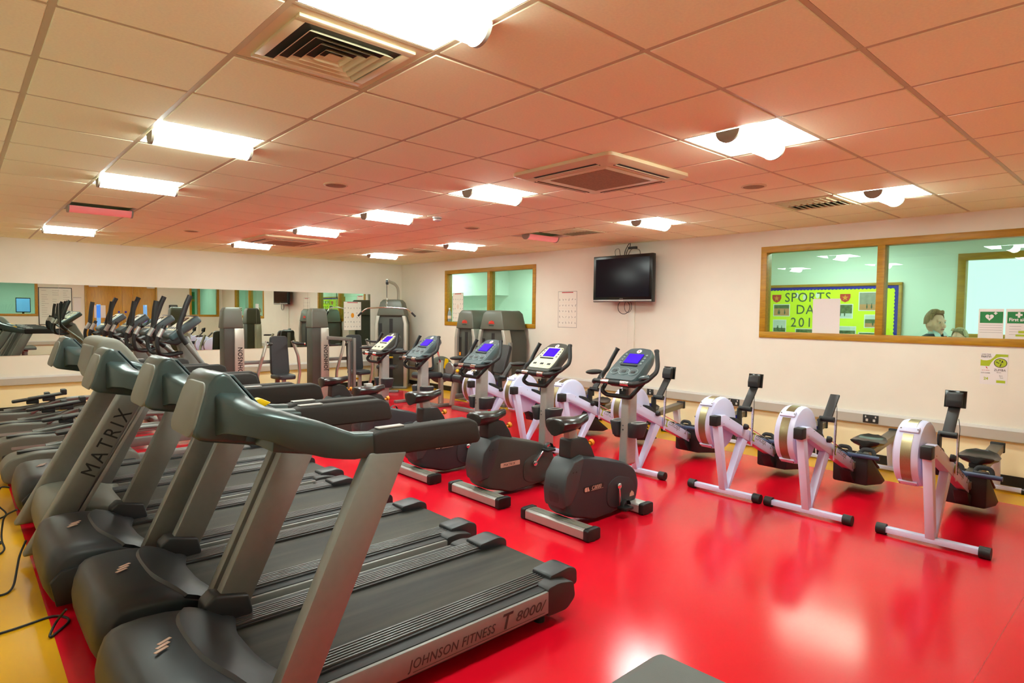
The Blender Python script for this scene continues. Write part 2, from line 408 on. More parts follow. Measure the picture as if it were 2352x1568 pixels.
# corridor beyond the right wall and office behind the back wall
CX = 9.6
struct(MB().box(X1 + T, -2.2, -.1, CX + .12, 14, 0), 'floor_corridor', 'grey_floor', smooth=False)
struct(MB().box(X1 + T, -2.2, H, CX + .12, 14, H + .1), 'ceiling_corridor', 'wall_white', smooth=False)
b = MB(); b.box(CX, -2.2, 0, CX + .12, 14, 1.33); b.box(CX, -2.2, 2.44, CX + .12, 14, H); b.box(CX, 2.03, 1.33, CX + .12, 14, 2.44); b.box(CX, -2.2, 1.33, CX + .12, .2, 2.44)
struct(b, 'wall_corridor', 'wall_white', smooth=False)
b = MB(); b.box(X1 + T, 13.9, 0, CX, 14, H); b.box(X1, Y1 + T, 0, X1 + T, 14, H); b.box(X1, -2.2, 0, X1 + T, Y0 - T, H) if False else None; b.box(X1 + T, -2.2, 0, CX, -2.1, H)
struct(b, 'wall_corridor_ends', 'wall_white', smooth=False)
struct(MB().box(9.25, 10.7, 2.02, CX, 13.9, H), 'trim_5', 'wall_white', smooth=False)
window('window_5', CX, .2, 2.03, 1.33, 2.44, [], 'y', -1, .085)
OY = -4.2
struct(MB().box(X0, OY, -.1, X1 + T, Y0 - T, 0), 'floor_office', 'grey_floor', smooth=False)
struct(MB().box(X0, OY, H, X1 + T, Y0 - T, H + .1), 'ceiling_office', 'wall_white', smooth=False)
struct(MB().box(X0, OY - .1, 0, X1 + T, OY, H), 'wall_office_back', 'wall_white', smooth=False)
struct(MB().box(X0 - .1, OY, 0, X0, Y0 - T, H), 'wall_office_left', 'wall_white', smooth=False)
struct(MB().box(X1, OY, 0, X1 + T, Y0 - T, H), 'wall_office_right', 'wall_white', smooth=False)
def panel_lamp(name, x, y, sx, sy, label, grp):
    t = thing(name, label, 'light', (x, y, H), 0, grp)
    MB().box(-sx / 2, -sy / 2, -.02, sx / 2, sy / 2, 0).build('casing', 'lamp_tray', t, .003)
    MB().box(-sx / 2 + .03, -sy / 2 + .03, -.024, sx / 2 - .03, sy / 2 - .03, -.0205).build('diffuser', 'corr_lamp', t)
for k, y in enumerate((0.2, 3.2, 6.6, 9.4, 12.4)):
    panel_lamp('corridor_lamp', 8.65, y, .6, 1.2, 'flat rectangular ceiling lamp in the corridor, ' + ('level with the boys', 'level with the sports board', 'between the two gym windows', 'behind the far gym window', 'at the far corridor end')[k], 'corridor ceiling lamps')
panel_lamp('office_lamp', 1.4, -2.4, 1.2, .6, 'flat office ceiling lamp behind the window left of the whiteboard', 'office lamps')
panel_lamp('office_lamp', 6.6, -2.2, .6, .6, 'flat office ceiling lamp behind the window beside the back right corner', 'office lamps')
panel_lamp('office_lamp', 4.2, -2.6, 1.2, .6, 'flat office ceiling lamp behind the oak double door', 'office lamps')

# ceiling
ceiling = struct(MB().box(X0, Y0, H + .12, X1, Y1, H + .2), 'ceiling', 'tile', smooth=False)
lamps = {}
for i in (0, 4, 8):
    for j in (-2, 2, 5, 8, 12): lamps[(i, j)] = 'on'
lamps[(0, 8)] = 'dead'; lamps[(8, 5)] = 'dead'
vents = {(0, -1): 'sq', (8, -1): 'lin', (8, 4): 'lin', (8, 10): 'lin'}
ACS = [(3.635, 3.03), (3.7, 9.15)]
tile_me = None; tb = MB().box(-.288, -.288, 0, .288, .288, .018)
edge = MB()
for i in range(-2, 11):
    for j in range(-5, 15):
        if (i, j) in lamps or (i, j) in vents: continue
        cx, cy = GX(i) + .3, GY(j) + .3
        if any(abs(cx - a) < .2 and abs(cy - c) < .2 for a, c in ACS): continue
        if tile_me is None:
            o = tb.build('ceiling_tile', 'tile', ceiling, .004, 1); tile_me = o.data
        else:
            o = bpy.data.objects.new('ceiling_tile', tile_me); C.objects.link(o); o.parent = ceiling
        o.location = (cx, cy, H)
for i in range(-2, 11):
    o = MB().box(GX(i) + .012, GY(15) + .012, H, GX(i + 1) - .012, Y1, H + .018).build('ceiling_tile', 'tile', ceiling)
edge.box(X0, Y0, H, X1, GY(-5) - .012, H + .018); edge.box(X0, GY(-5), H, GX(-2) - .012, Y1, H + .018); edge.box(GX(11) + .012, GY(-5), H, X1, Y1, H + .018)
edge.build('edge_infill', 'tile', ceiling)
for i in range(-2, 12): MB().box(GX(i) - .012, Y0, H + .003, GX(i) + .012, Y1, H + .03).build('main_tee', 'tee', ceiling)
for j in range(-5, 16): MB().box(X0, GY(j) - .011, H + .0035, X1, GY(j) + .011, H + .03).build('cross_tee', 'tee', ceiling)

def halfcyl(x0, x1, r, n=14, drop=0):
    pr = [(r * math.cos(PI + PI * k / n), r * math.sin(PI + PI * k / n) * .95 - drop) for k in range(n + 1)]
    return MB().prism(pr, x0, x1, 'x')
NAMES = {(0, -2): 'white square luminaire cut by the top edge of the photo, nearest of all', (0, 2): 'largest lit luminaire of the left row, above the treadmills', (0, 5): 'lit luminaire of the left row just before the failing pink one',
         (0, 8): 'failing pink luminaire of the left row with its tray missing', (0, 12): 'far lit luminaire of the left row by the mirror wall', (4, -2): 'large lit luminaire right of the near ceiling cassette',
         (4, 2): 'lit luminaire of the middle row just left of the near ceiling cassette', (4, 5): 'lit luminaire of the middle row beside the smoke detector', (4, 8): 'lit luminaire of the middle row before the far ceiling cassette',
         (4, 12): 'farthest lit luminaire of the middle row near the mirror wall', (8, -2): 'lit luminaire of the right row above the wide window', (8, 2): 'lit luminaire of the right row above the television',
         (8, 5): 'failing dim pink luminaire of the right row beside a vent', (8, 8): 'lit luminaire of the right row above the small window', (8, 12): 'farthest lit luminaire of the right row near the room corner'}
for (i, j), st in lamps.items():
    t = thing('ceiling_luminaire', NAMES[(i, j)], 'light', (GX(i) + .3, GY(j) + .3, H), 0, 'recessed luminaires in a regular grid')
    on = st == 'on'
    f = MB(); f.box(-.288, -.288, .004, .288, -.282, .03); f.box(-.288, .282, .004, .288, .288, .03); f.box(-.288, -.282, .004, -.282, .282, .03); f.box(.282, -.282, .004, .288, .282, .03)
    f.build('frame', 'lamp_tray', t)
    if on: MB().box(-.282, -.282, .006, .282, .282, .014).build('tray', 'lamp_on', t)
    else:
        MB().box(-.276, -.276, .1, .276, .276, .11).build('tray', 'vent_dark' if i == 0 else 'lamp_tray', t)
    halfcyl(-.276, .276, .068).build('tube_diffuser', 'lamp_on' if on else 'lamp_dead', t)
    for s in (-1, 1):
        e = halfcyl(-.008, .008, .073); e.build('end_cap', 'lamp_cap', t).location = (s * .284, 0, 0)

def louvre_square(x, y, label):
    t = thing('ceiling_diffuser', label, 'vent', (x, y, H))
    MB().box(-.288, -.288, .006, .288, .288, .016).build('plate', 'vent', t)
    fr = MB()
    for a, bq, h in ((.245, .205, -.006),):
        for (p0, q0, p1, q1) in ((-a, -a, a, -bq), (-a, bq, a, a), (-a, -bq, -bq, bq), (bq, -bq, a, bq)): fr.box(p0, q0, h, p1, q1, .008)
    fr.build('frame', 'vent', t, .004)
    MB().box(-.206, -.206, -.001, .206, .206, .005).build('void', 'vent_dark', t)
    for k, a in enumerate((.18, .14, .1, .06)):
        z0, z1 = -.018, .0
        m = MB()
        o_, i_ = a, a - .022
        ring_lo = [(-o_, -o_, z0), (o_, -o_, z0), (o_, o_, z0), (-o_, o_, z0)]; ring_hi = [(-i_, -i_, z1), (i_, -i_, z1), (i_, i_, z1), (-i_, i_, z1)]
        m.loft([ring_lo, ring_hi, [(p[0] * .985, p[1] * .985, p[2] + .003) for p in ring_hi], [(p[0] * .97, p[1] * .97, p[2] + .002) for p in ring_lo]], True)
        m.build('louvre', 'vent', t, smooth=False)
    MB().loft([[(-.03, -.03, -.014), (.03, -.03, -.014), (.03, .03, -.014), (-.03, .03, -.014)], [(-.012, -.012, 0), (.012, -.012, 0), (.012, .012, 0), (-.012, .012, 0)]]).build('centre_cone', 'vent', t, smooth=False)
louvre_square(GX(0) + .3, GY(-1) + .3, 'square ceiling diffuser of nested louvres beside the nearest luminaire')
def louvre_linear(i, j, label):
    t = thing('ceiling_vent', label, 'vent', (GX(i) + .3, GY(j) + .3, H), 0, 'square slatted ceiling vents of the right row')
    MB().box(-.27, -.27, .01, .27, .27, .02).build('void', 'vent_dark', t)
    f = MB(); f.box(-.288, -.288, -.006, .288, -.25, .012); f.box(-.288, .25, -.006, .288, .288, .012); f.box(-.288, -.25, -.006, -.25, .25, .012); f.box(.25, -.25, -.006, .288, .25, .012); f.box(-.008, -.25, -.006, .008, .25, .012)
    f.build('frame', 'vent', t, .002)
    for k in range(9):
        yy = -.22 + k * .055
        for sx in (-1, 1):
            m = MB(); m.obox((sx * .129, yy, .0), (1, 0, 0), (0, .75, .66 * sx), (0, -.66 * sx, .75), .236, .028, .003); m.build('slat', 'vent', t)
louvre_linear(8, -1, 'slatted ceiling vent touching the luminaire above the wide window')
louvre_linear(8, 4, 'slatted ceiling vent beside the dim pink luminaire of the right row')
louvre_linear(8, 10, 'small far slatted ceiling vent between the last two luminaires of the right row')
def cassette(x, y, label):
    t = thing('ceiling_cassette', label, 'air conditioner', (x, y, H), 0, 'ceiling air conditioning cassettes')
    a = .475
    MB().loft([[(p[0], p[1], 0) for p in rpoly([(-a, -a), (a, -a), (a, a), (-a, a)], .05)], [(p[0], p[1], -.022) for p in rpoly([(-a, -a), (a, -a), (a, a), (-a, a)], .05)], [(p[0], p[1], -.045) for p in rpoly([(-a + .07, -a + .07), (a - .07, -a + .07), (a - .07, a - .07), (-a + .07, a - .07)], .04)]]).build('fascia', 'vent', t)
    for k in range(4):
        q = Matrix.Rotation(k * PI / 2, 3, 'Z')
        m = MB(); m.box(-.3, -.41, -.046, .3, -.385, -.03); m.box(-.3, -.372, -.048, .3, -.362, -.032)
        m.v = [tuple(q @ V3(p)) for p in m.v]; m.build('air_slot', 'vent_dark', t)
        m = MB(); m.box(-.3, -.386, -.05, .3, -.371, -.04); m.v = [tuple(q @ V3(p)) for p in m.v]; m.build('flap', 'vent', t, .002)
    MB().prism(rpoly([(-.32, -.32), (.32, -.32), (.32, .32), (-.32, .32)], .02), -.05, -.04, 'z').build('grille_frame', 'vent', t, .003)
    MB().box(-.265, -.265, -.053, .265, .265, -.045).build('intake_grille', 'grille', t)
cassette(*ACS[0], 'near ceiling cassette air conditioner with four slots, in mid ceiling')
cassette(*ACS[1], 'far ceiling cassette air conditioner near the mirror wall')
for (x, y), lb in zip(((2.39, 4.84), (4.85, 2.43), (4.81, 6.06), (2.39, 9.06)), ('round ceiling speaker between the left and middle lamp rows, nearer one', 'round ceiling speaker above the rowers, right of the near cassette', 'small round ceiling speaker near the dim pink luminaire of the right row', 'far round ceiling speaker towards the mirror wall')):
    t = thing('ceiling_speaker', lb, 'speaker', (x, y, H), 0, 'round ceiling speakers')
    MB().lathe([(.1, 0), (.1, -.006), (.085, -.01), (.082, -.006)], (0, 0, 0), n=28).build('rim', 'vent', t)
    MB().lathe([(.082, -.004), (.08, -.009), (.001, -.012)], (0, 0, 0), n=28).build('mesh', 'grille', t)
t = thing('smoke_detector', 'white smoke detector hanging on the ceiling beside a middle row luminaire', 'smoke detector', (4.0, 5.66, H))
MB().lathe([(.05, 0), (.05, -.015), (.03, -.018)], (0, 0, 0), n=20).build('base', 'trunk_top', t)
MB().lathe([(.045, -.024), (.045, -.04), (.02, -.05), (.001, -.05)], (0, 0, 0), n=20).build('head', 'trunk_top', t)

# mirror
t = thing('wall_mirror', 'long wall mirror in flush panes along the far wall', 'mirror', (0, Y1, 0))
ed = [-.3, .21, 1.23, 2.25, 3.27, 4.29, 5.31, 6.73]
for a, c in zip(ed[:-1], ed[1:]): MB().box(a + .0015, -.007, .885, c - .0015, -.001, 1.99).build('mirror_pane', 'mirror', t, smooth=False)
# ============================================================ TREADMILLS
def shift(m, dx=0, dy=0, dz=0): m.v = [(p[0] + dx, p[1] + dy, p[2] + dz) for p in m.v]; return m
TW = 0.84
def treadmill(label, loc, silver=False, group='treadmills side by side along the left'):
    t = thing('treadmill', label, 'treadmill', loc, 0, group)
    ux = -.33 if silver else 0.0
    hoodm = 'hood_light' if silver else 'hood'
    # chassis, deck, belt, rails
    MB().box(.55, .06, .035, 2.38, TW - .06, .15).build('chassis', 'dark', t, .01)
    bl = rpoly([(.62, .16), (.62, .2), (2.47, .2), (2.49, .17), (2.47, .13), (2.3, .13)], .02)
    MB().prism(bl, .2, TW - .2).build('running_belt', 'belt', t)
    for s, (y0, y1) in enumerate(((.075, .2), (TW - .2, TW - .075))):
        r = MB().box(.62, y0, .15, 2.3, y1, .212).build('side_rail', 'rail', t, .006)
        for k in range(6):
            yy = y0 + .014 + k * .0185
            MB().prism(rpoly([(yy, .211), (yy + .0135, .211), (yy + .0115, .2195), (yy + .002, .2195)], .002), .75, 2.298, 'x').build('rib', 'rib', r)
        yo, yi = (0, .02) if s == 0 else (TW - .02, TW)
        MB().prism([(yo, .085), (yo, .2), (yi, .2), (yi, .085)] if s == 0 else [(yi, .085), (yi, .2), (yo, .2), (yo, .085)], .6, 2.22, 'x').build('side_panel', 'silver', t, .005)
        MB().box(.6, .018 if s == 0 else y1 - .002, .1, 2.24, y0 + .002 if s == 0 else TW - .018, .2035).build('side_ledge', 'black', t, .003)
        ya, yb = (.0, .215) if s == 0 else (TW - .215, TW)
        c = MB().prism(rpoly([(2.21, .065), (2.21, .215), (2.3, .222), (2.41, .2), (2.425, .11), (2.36, .062)], .025), ya, ya + .1 if s == 0 else yb, 'y') if s == 0 else MB().prism(rpoly([(2.21, .065), (2.21, .215), (2.3, .222), (2.41, .2), (2.425, .11), (2.36, .062)], .025), yb - .1, yb, 'y')
        c.build('end_cap', 'dark', t, .008)
        MB().prism(rpoly([(2.29, .2), (2.29, .238), (2.44, .25), (2.5, .225), (2.505, .14), (2.4, .13)], .025), (.06 if s == 0 else yb - .2), (.2 if s == 0 else yb - .06)).build('roller_guard', 'hood', t, .008)
        for xx in (.75, 2.25):
            MB().cyl((xx, .1 if s == 0 else TW - .1, 0), (xx, .1 if s == 0 else TW - .1, .06), .03, 14).build('foot', 'black', t)
    # motor hood: rings across y, rounded at both sides
    def hood_ring(y, k):
        zt = .335 - .05 * k; xf = .375 + .05 * k
        return [(xf + .035, y, .045), (xf + .005, y, .11), (xf, y, .17), (xf + .012, y, .235), (xf + .035, y, zt - .032), (xf + .06, y, zt - .01), (xf + .095, y, zt), (.55, y, zt + .006 * (1 - k)), (.64, y, zt), (.73, y, zt - .022 * (1 - .5 * k)), (.81 + .03 * k, y, zt - .055), (.87 + .06 * k, y, .232), (.885 + .06 * k, y, .2), (.885 + .06 * k, y, .045)]
    rings = [hood_ring(y, k) for y, k in ((.03, 1.0), (.045, .55), (.085, .2), (.15, .04), (.3, 0), (TW / 2, 0), (TW - .3, 0), (TW - .15, .04), (TW - .085, .2), (TW - .045, .55), (TW - .03, 1.0))]
    hood = MB().loft(rings).build('motor_hood', hoodm, t)
    MB().prism([(.425, .04), (.4, .17), (.45, .225), (.62, .235), (.9, .19), (.9, .04)], .004, .04).build('hood_side', 'black', t, .006)
    MB().prism([(.425, .04), (.4, .17), (.45, .225), (.62, .235), (.9, .19), (.9, .04)], TW - .04, TW - .004).build('hood_side', 'black', t, .006)
    if not silver:
        lg = MB().lathe([(.04, 0), (.04, .002), (.034, .0035), (.001, .0035)], (.56, TW * .5, .3465), (-.06, 0, 1), 24); lg.build('badge', 'hood', hood)
        MB().prism([(.535, TW * .5 - .02), (.58, TW * .5), (.535, TW * .5 + .02), (.545, TW * .5)], .349, .3515, 'z').build('badge_emblem', 'label_cream', hood)
    # uprights with flared shoes
    for s, (y0, y1) in enumerate(((.0, .062), (TW - .09, TW - .028))):
        if silver:
            pr = [(.28, .05), (.45, .05), (1.075, 1.2), (.9, 1.2)]; y0, y1 = y0 - .01, y1 + .02
            u = MB().prism(pr, y0, y1).build('upright', 'silver', t, .022, 3)
            MB().prism([(.455, .06), (.49, .06), (1.095, 1.16), (1.075, 1.16)], y0 + .012, y1 - .012).build('upright_rear_strip', 'alu', u, .003)
            if s == 0:
                d = V3((.625, 0, 1.15)).normalized()
                MB().text('MATRIX', .13, (.665, y0 - .001, .49), d, (-d.z, 0, d.x), .0008, space=1.28, sx=.85).build('lettering', 'print_black', u, fix=False, smooth=False)
        else:
            pr = [(.735, .06), (.9, .06), (1.37, 1.045), (1.2, 1.06)]
            u = MB().prism(pr, y0, y1).build('upright', 'silver', t, .009, 2)
            if s == 1: MB().prism([(.78, .2), (.79, .31), (.83, .345), (.98, .31), (1.0, .225), (.98, .2)], y0 - .03, y1 + .02).build('upright_shoe', 'hood', t, .012, 3)
    # raised saddle across the hood between the two uprights
    if not silver:
        hz = lambda x: [z0 + (z1 - z0) * (x - x0) / (x1 - x0) for (x0, z0), (x1, z1) in zip(HZ[:-1], HZ[1:]) if x0 <= x <= x1][0]
        HZ = [(.4, .3), (.47, .335), (.55, .341), (.64, .335), (.73, .313), (.81, .28), (.87, .232), (1.0, .2)]
        rg = []
        for k in range(15):
            u = k / 14; y = .035 + (TW - .07) * u; e = abs(2 * u - 1)
            xl, xr, zo = .635 + .1 * e ** 3, .86 + .1 * e ** 2, .011 + .012 * e ** 2 - .035 * e ** 6
            xs = [xl + (xr - xl) * q for q in (0, .06, .25, .5, .75, .94, 1)]
            rg.append([(xl, y, .2)] + [(x, y, hz(x) + zo - (.014 if q in (0, 6) else 0)) for q, x in enumerate(xs)] + [(xr, y, .15)])
        MB().loft(rg).build('hood_saddle', 'hood', t)
    # console: centre lobe, two arms sweeping out from it, hand pads
    hx = .06 if silver else 0.0
    Y_ = TW / 2
    if silver:
        con = MB().prism(rpoly([(.68, 1.17), (.74, 1.07), (.96, 1.1), (1.0, 1.18), (.93, 1.31), (.83, 1.42), (.72, 1.41)], .06), .09, TW - .09).build('console_housing', 'olive_grey', t, .03, 3)
        MB().prism([(.665, 1.2), (.69, 1.12), (.74, 1.1), (.73, 1.36), (.70, 1.36)], .2, TW - .2).build('back_panel', 'hood_light', con, .02, 3)
    else:
        con = MB().prism([(.632, 1.17), (.648, 1.14), (.68, 1.13), (.93, 1.08), (.93, 1.16), (.89, 1.215), (.765, 1.372), (.738, 1.386), (.71, 1.372), (.69, 1.345)], Y_ - .155, Y_ + .155).build('console_housing', 'teal_grey', t, .016, 3)
        n_ = V3((-.952, 0, .305)); d_ = V3((.305, 0, .952)); c_ = V3((.6585, Y_, 1.25))
        bp_ = rpoly([(-.105, -.148), (-.105, .148), (.1, .13), (.1, -.13)], .06, 6)
        MB().loft([[tuple(c_ + d_ * (a_ * k_) + V3((0, y_ * k_, 0)) + n_ * o_) for a_, y_ in bp_] for k_, o_ in ((1.02, -.004), (1.0, .004), (.95, .008))]).build('back_panel', 'olive_grey', con)
    MB().prism([(hx + .775, 1.368), (hx + .892, 1.221), (hx + .898, 1.226), (hx + .781, 1.373)], Y_ - .135, Y_ + .135).build('control_panel', 'console', con, .002)
    MB().prism([(hx + .797, 1.342), (hx + .845, 1.282), (hx + .85, 1.286), (hx + .802, 1.346)], Y_ - .1, Y_ + .1).build('display', 'gloss_black', con)
    st_ = [(.705, .27, .83, .30, 1.15, 1.315), (.72, .2, .83, .235, 1.168, 1.295), (.755, .09, .86, .14, 1.172, 1.268), (.82, .03, .905, .105, 1.152, 1.254), (.92, .012, .965, .1, 1.102, 1.226), (1.02, .01, 1.03, .098, 1.068, 1.199), (1.09, .01, 1.09, .097, 1.052, 1.168), (1.14, .01, 1.14, .095, 1.044, 1.147), (1.25, .01, 1.25, .082, 1.043, 1.137)]
    for s in (0, 1):
        mir = (lambda y: y) if s == 0 else (lambda y: TW - y)
        rg = []
        for xo, yo, xi, yi, zb, zt in st_:
            rg.append([(xo + hx, mir(yo), zb), (xo + hx, mir(yo), zt - .012), (xo + (xi - xo) * .18 + hx, mir(yo + (yi - yo) * .18), zt), (xo + (xi - xo) * .8 + hx, mir(yo + (yi - yo) * .8), zt - .002), (xi + hx, mir(yi), zt - .018), (xi + hx, mir(yi), zb)])
        a = MB().loft(rg).build('arm', 'teal_grey', t, .007, 2, ang=40)
        MB().prism([(1.215, 1.135), (1.25, 1.145), (1.7, 1.145), (1.745, 1.125), (1.768, 1.045), (1.75, 1.03), (1.22, 1.036)], .004 if s == 0 else TW - .078, .078 if s == 0 else TW - .004).build('hand_pad', 'pad', t, .012, 3)
        ym = .042 if s == 0 else TW - .042
        MB().box(1.25, ym - .018, 1.146, 1.37, ym + .018, 1.153).build('heart_rate_plate', 'alu', a, .002)
    # tray between the arms
    tr = [(.85, 1.1), (.86, 1.22), (.9, 1.2), (.92, 1.125), (1.1, 1.07), (1.16, 1.12), (1.18, 1.1), (1.13, 1.045), (1.02, 1.066)]
    MB().prism(tr, .09, TW - .09).build('cup_tray', 'teal_grey', t, .008)
    MB().prism([(.93, 1.1), (.95, 1.17), (1.0, 1.18), (1.06, 1.08)], .2, .24).build('tray_divider', 'teal_grey', t, .008)
    MB().prism([(1.0, 1.2), (1.05, 1.21), (1.1, 1.185), (1.06, 1.165)], TW - .09, TW - .04).build('safety_key', 'yellow_key', t, .006)
    MB().tube(fil([(1.15, .08, 1.08), (1.15, .3, 1.06), (1.15, TW - .3, 1.06), (1.15, TW - .08, 1.08)], .1), .018, 10).build('cross_bar', 'black', t)
    return t
tm1 = treadmill('nearest grey treadmill, with fitness lettering on its silver side panel', (0, 2.14, 0))
spp = [c for c in tm1.children if c.name.startswith('side_panel')][0]
MB().text('JOHNSON FITNESS', .06, (1.38, -.0012, .114), (1, 0, 0), (0, 0, 1), .0006, shear=.28, space=1.08, fit=.48).build('lettering', 'print_dark', spp, fix=False, smooth=False)
m = MB().text('T', .105, (1.89, -.0012, .108), (1, 0, 0), (0, 0, 1), .0006, shear=.28, bold=.0015); m.text('8000/', .068, (1.985, -.0012, .118), (1, 0, 0), (0, 0, 1), .0006, shear=.28, fit=.215); m.box(1.4, -.0014, .098, 2.19, -.0004, .1)
m.build('lettering', 'print_dark', spp, fix=False, smooth=False)
for nm in [c for c in tm1.children if c.name.startswith('motor_hood')]:
    for k in list(nm.children): bpy.data.objects.remove(k)
    m = MB()
    for k in range(3): m.obox((.545 + .012 * k, .42 + .03 * (k - 1), .3485), (1, .6, -.02), (-.6, 1, 0), (0, 0, 1), .05, .012, .003)
    m.build('emblem', 'label_cream', nm, .001)
def plain_tm(label, loc):
    r = dup(tm1, loc, label)
    for c in list(r.children):
        for k in list(c.children):
            if k.name.startswith('lettering'): bpy.data.objects.remove(k)
    return r
plain_tm('second grey treadmill from the camera, between the nearest and third ones', (.03, 3.05, 0))
plain_tm('third grey treadmill, directly in front of the one lettered MATRIX', (-.06, 3.95, 0))
treadmill('silver treadmill with MATRIX down its thick upright', (0, 4.86, 0), True)
plain_tm('fifth and farthest treadmill, just before the cross trainers', (-.06, 5.78, 0))

# mains leads on the floor by the left wall
def lead(label, pts, grp='black mains leads on the yellow floor'):
    o = MB().tube(fil(pts, .12, 6), .006, 8).build('power_lead', 'black'); tag(o, label, 'cable', grp); return o
lead('black mains lead looping under the second treadmill towards the left edge', [(.38, 3.7, .12), (.34, 3.78, .03), (.3, 3.66, .007), (.42, 3.83, .007), (.36, 3.95, .007), (.2, 3.9, .007), (.0, 3.88, .007), (-.4, 3.85, .007)])
lead('black mains lead curving from the third treadmill to the left edge', [(.295, 4.72, .2), (.26, 4.7, .12), (.22, 4.5, .008), (.18, 4.4, .007), (.0, 4.5, .007), (-.4, 4.6, .007)])
lead('black mains lead coiling in front of the silver treadmill', [(.29, 5.33, .24), (.22, 5.38, .2), (.2, 5.36, .05), (.22, 5.2, .007), (.12, 5.1, .007), (0, 5.25, .007), (.24, 5.42, .007), (.1, 5.5, .007), (-.4, 5.5, .007)])
lead('black mains lead hanging from the fifth treadmill', [(.295, 6.2, .2), (.24, 6.2, .22), (.2, 6.18, .1), (.28, 6.1, .012), (.2, 6.02, .007), (.0, 5.95, .007), (-.4, 5.9, .007)])

# ============================================================ CROSS TRAINERS
def elliptical(label, loc):
    t = thing('cross_trainer', label, 'cross trainer', loc, 0, 'cross trainers beyond the treadmills')
    MB().prism(rpoly([(.36, .03), (.34, .16), (.41, .255), (.6, .29), (1.15, .27), (1.4, .2), (1.48, .03)], .06), -.17, .17).build('drive_housing', 'hood_light', t, .04, 3)
    MB().box(.42, -.19, .02, 1.4, .19, .13).build('housing_skirt', 'dark', t, .03)
    m = MB().prism(rpoly([(.47, -.04), (1.1, -.04), (1.1, .04), (.47, .04)], .038), .265, .292, 'z'); m.v = [(x, y, z + (.012 - abs(x - .72) * .045 if z > .28 else 0)) for x, y, z in m.v]; m.build('crank_slot', 'black', t)
    for s in (-1, 1): MB().prism(rpoly([(.5, .17), (1.0, .17), (1.0, .2), (.5, .2)], .01), s * .171 - .003, s * .171 + .003).build('side_strip', 'alu', t)
    MB().box(1.3, -.05, .03, 2.36, .05, .13).build('floor_rail', 'silver', t, .012)
    MB().box(2.3, -.3, .0, 2.4, .3, .07).build('front_foot', 'silver', t, .015)
    MB().box(.5, -.3, .0, .6, .3, .05).build('rear_foot', 'silver', t, .012)
    MB().prism([(2.16, .1), (2.36, .1), (2.12, .95), (1.92, 1.34), (1.8, 1.3), (1.9, .95)], -.05, .05).build('mast', 'silver', t, .02, 3)
    d = V3((.8, 0, .6)).normalized(); n = V3((-d.z, 0, d.x)); yv = V3((0, 1, 0)); c0 = V3((1.86, 0, 1.42))
    c = MB().obox(c0, d, yv, n, .36, .36, .085).build('console', 'console', t, .025, 3)
    MB().obox(c0 + n * .043 + d * .02, d, yv, n, .24, .28, .006).build('console_overlay', 'console_cream', c, .002)
    MB().obox(c0 + n * .046 + d * .07, d, yv, n, .1, .14, .006).build('display', 'gloss_black', c, .002)
    for k in (-1, 0, 1): MB().obox(c0 + n * .046 - d * .06 + yv * (.085 * k), d, yv, n, .035, .05, .006).build('key', 'print_black', c, .002)
    MB().prism([(1.66, 1.28), (1.78, 1.24), (1.88, 1.3), (1.76, 1.34)], -.16, .16).build('console_tray', 'dark', t, .012)
    MB().cyl((2.02, -.3, .92), (2.02, .3, .92), .035, 16).build('pivot_shaft', 'silver', t)
    for s, a in ((-1, 0.0), (1, math.radians(-13))):
        rot = lambda p: (2.02 + (p[0] - 2.02) * math.cos(a) + (p[2] - .92) * math.sin(a), p[1], .92 - (p[0] - 2.02) * math.sin(a) + (p[2] - .92) * math.cos(a))
        up = [rot(p) for p in [(1.88, s * .29, 1.76), (1.845, s * .29, 1.68), (1.76, s * .29, 1.42), (1.8, s * .29, 1.32), (2.0, s * .29, 1.04), (2.06, s * .29, .9), (2.0, s * .27, .62), (1.9, s * .24, .42)]]
        h = MB().tube(fil(up[2:], .08), .024, 12).build('swing_arm', 'silver', t)
        MB().tube(fil(up[:4] + [tuple(V3(up[3]).lerp(V3(up[4]), .2))], .08), .027, 12).build('grip', 'black', h)
        ex = .95 if s < 0 else .7
        e = up[-1]
        MB().tube(fil([e, (1.5, s * .22, .44 if s < 0 else .36), (1.2, s * .19, .42 if s < 0 else .34), (ex, s * .17, .28)], .1), .026, 10).build('pedal_arm', 'silver', t)
        px = 1.12 if s < 0 else .98; pz = .47 if s < 0 else .4
        m = MB().prism(rpoly([(px - .2, s * .19 - .07), (px + .18, s * .19 - .07), (px + .2, s * .19), (px + .18, s * .19 + .07), (px - .2, s * .19 + .07)], .03), pz, pz + .03, 'z'); m.v = [(p[0], p[1], p[2] + (p[0] - px) * .12) for p in m.v]
        f = m.build('footplate', 'black', t, .008)
        m = MB().box(px + .14, s * .19 - .07, pz + .02, px + .2, s * .19 + .07, pz + .09); m.build('toe_stop', 'black', f, .01)
        MB().box(px - .05, s * .19 - .04, pz - .05, px + .08, s * .19 + .04, pz + .002).build('plate_bracket', 'dark', f, .006)
        fx = MB().tube(fil([(1.86, s * .04, 1.16), (1.72, s * .06, 1.13), (1.6, s * .2, 1.16), (1.58, s * .21, 1.3), (1.66, s * .2, 1.45)], .07), .02, 10).build('fixed_handle', 'black', t)
        MB().tube([(1.6, s * .209, 1.335), (1.642, s * .203, 1.415)], .0225, 12).build('pulse_sensor', 'alu', fx)
    return t
el = elliptical('nearest cross trainer, right after the last treadmill', (-.07, 7.22, 0))
dup(el, (-.1, 8.15, 0), 'second cross trainer from the treadmills')
dup(el, (-.17, 9.1, 0), 'third cross trainer from the treadmills')
dup(el, (-.25, 10.05, 0), 'cross trainer closest to the mirror wall')
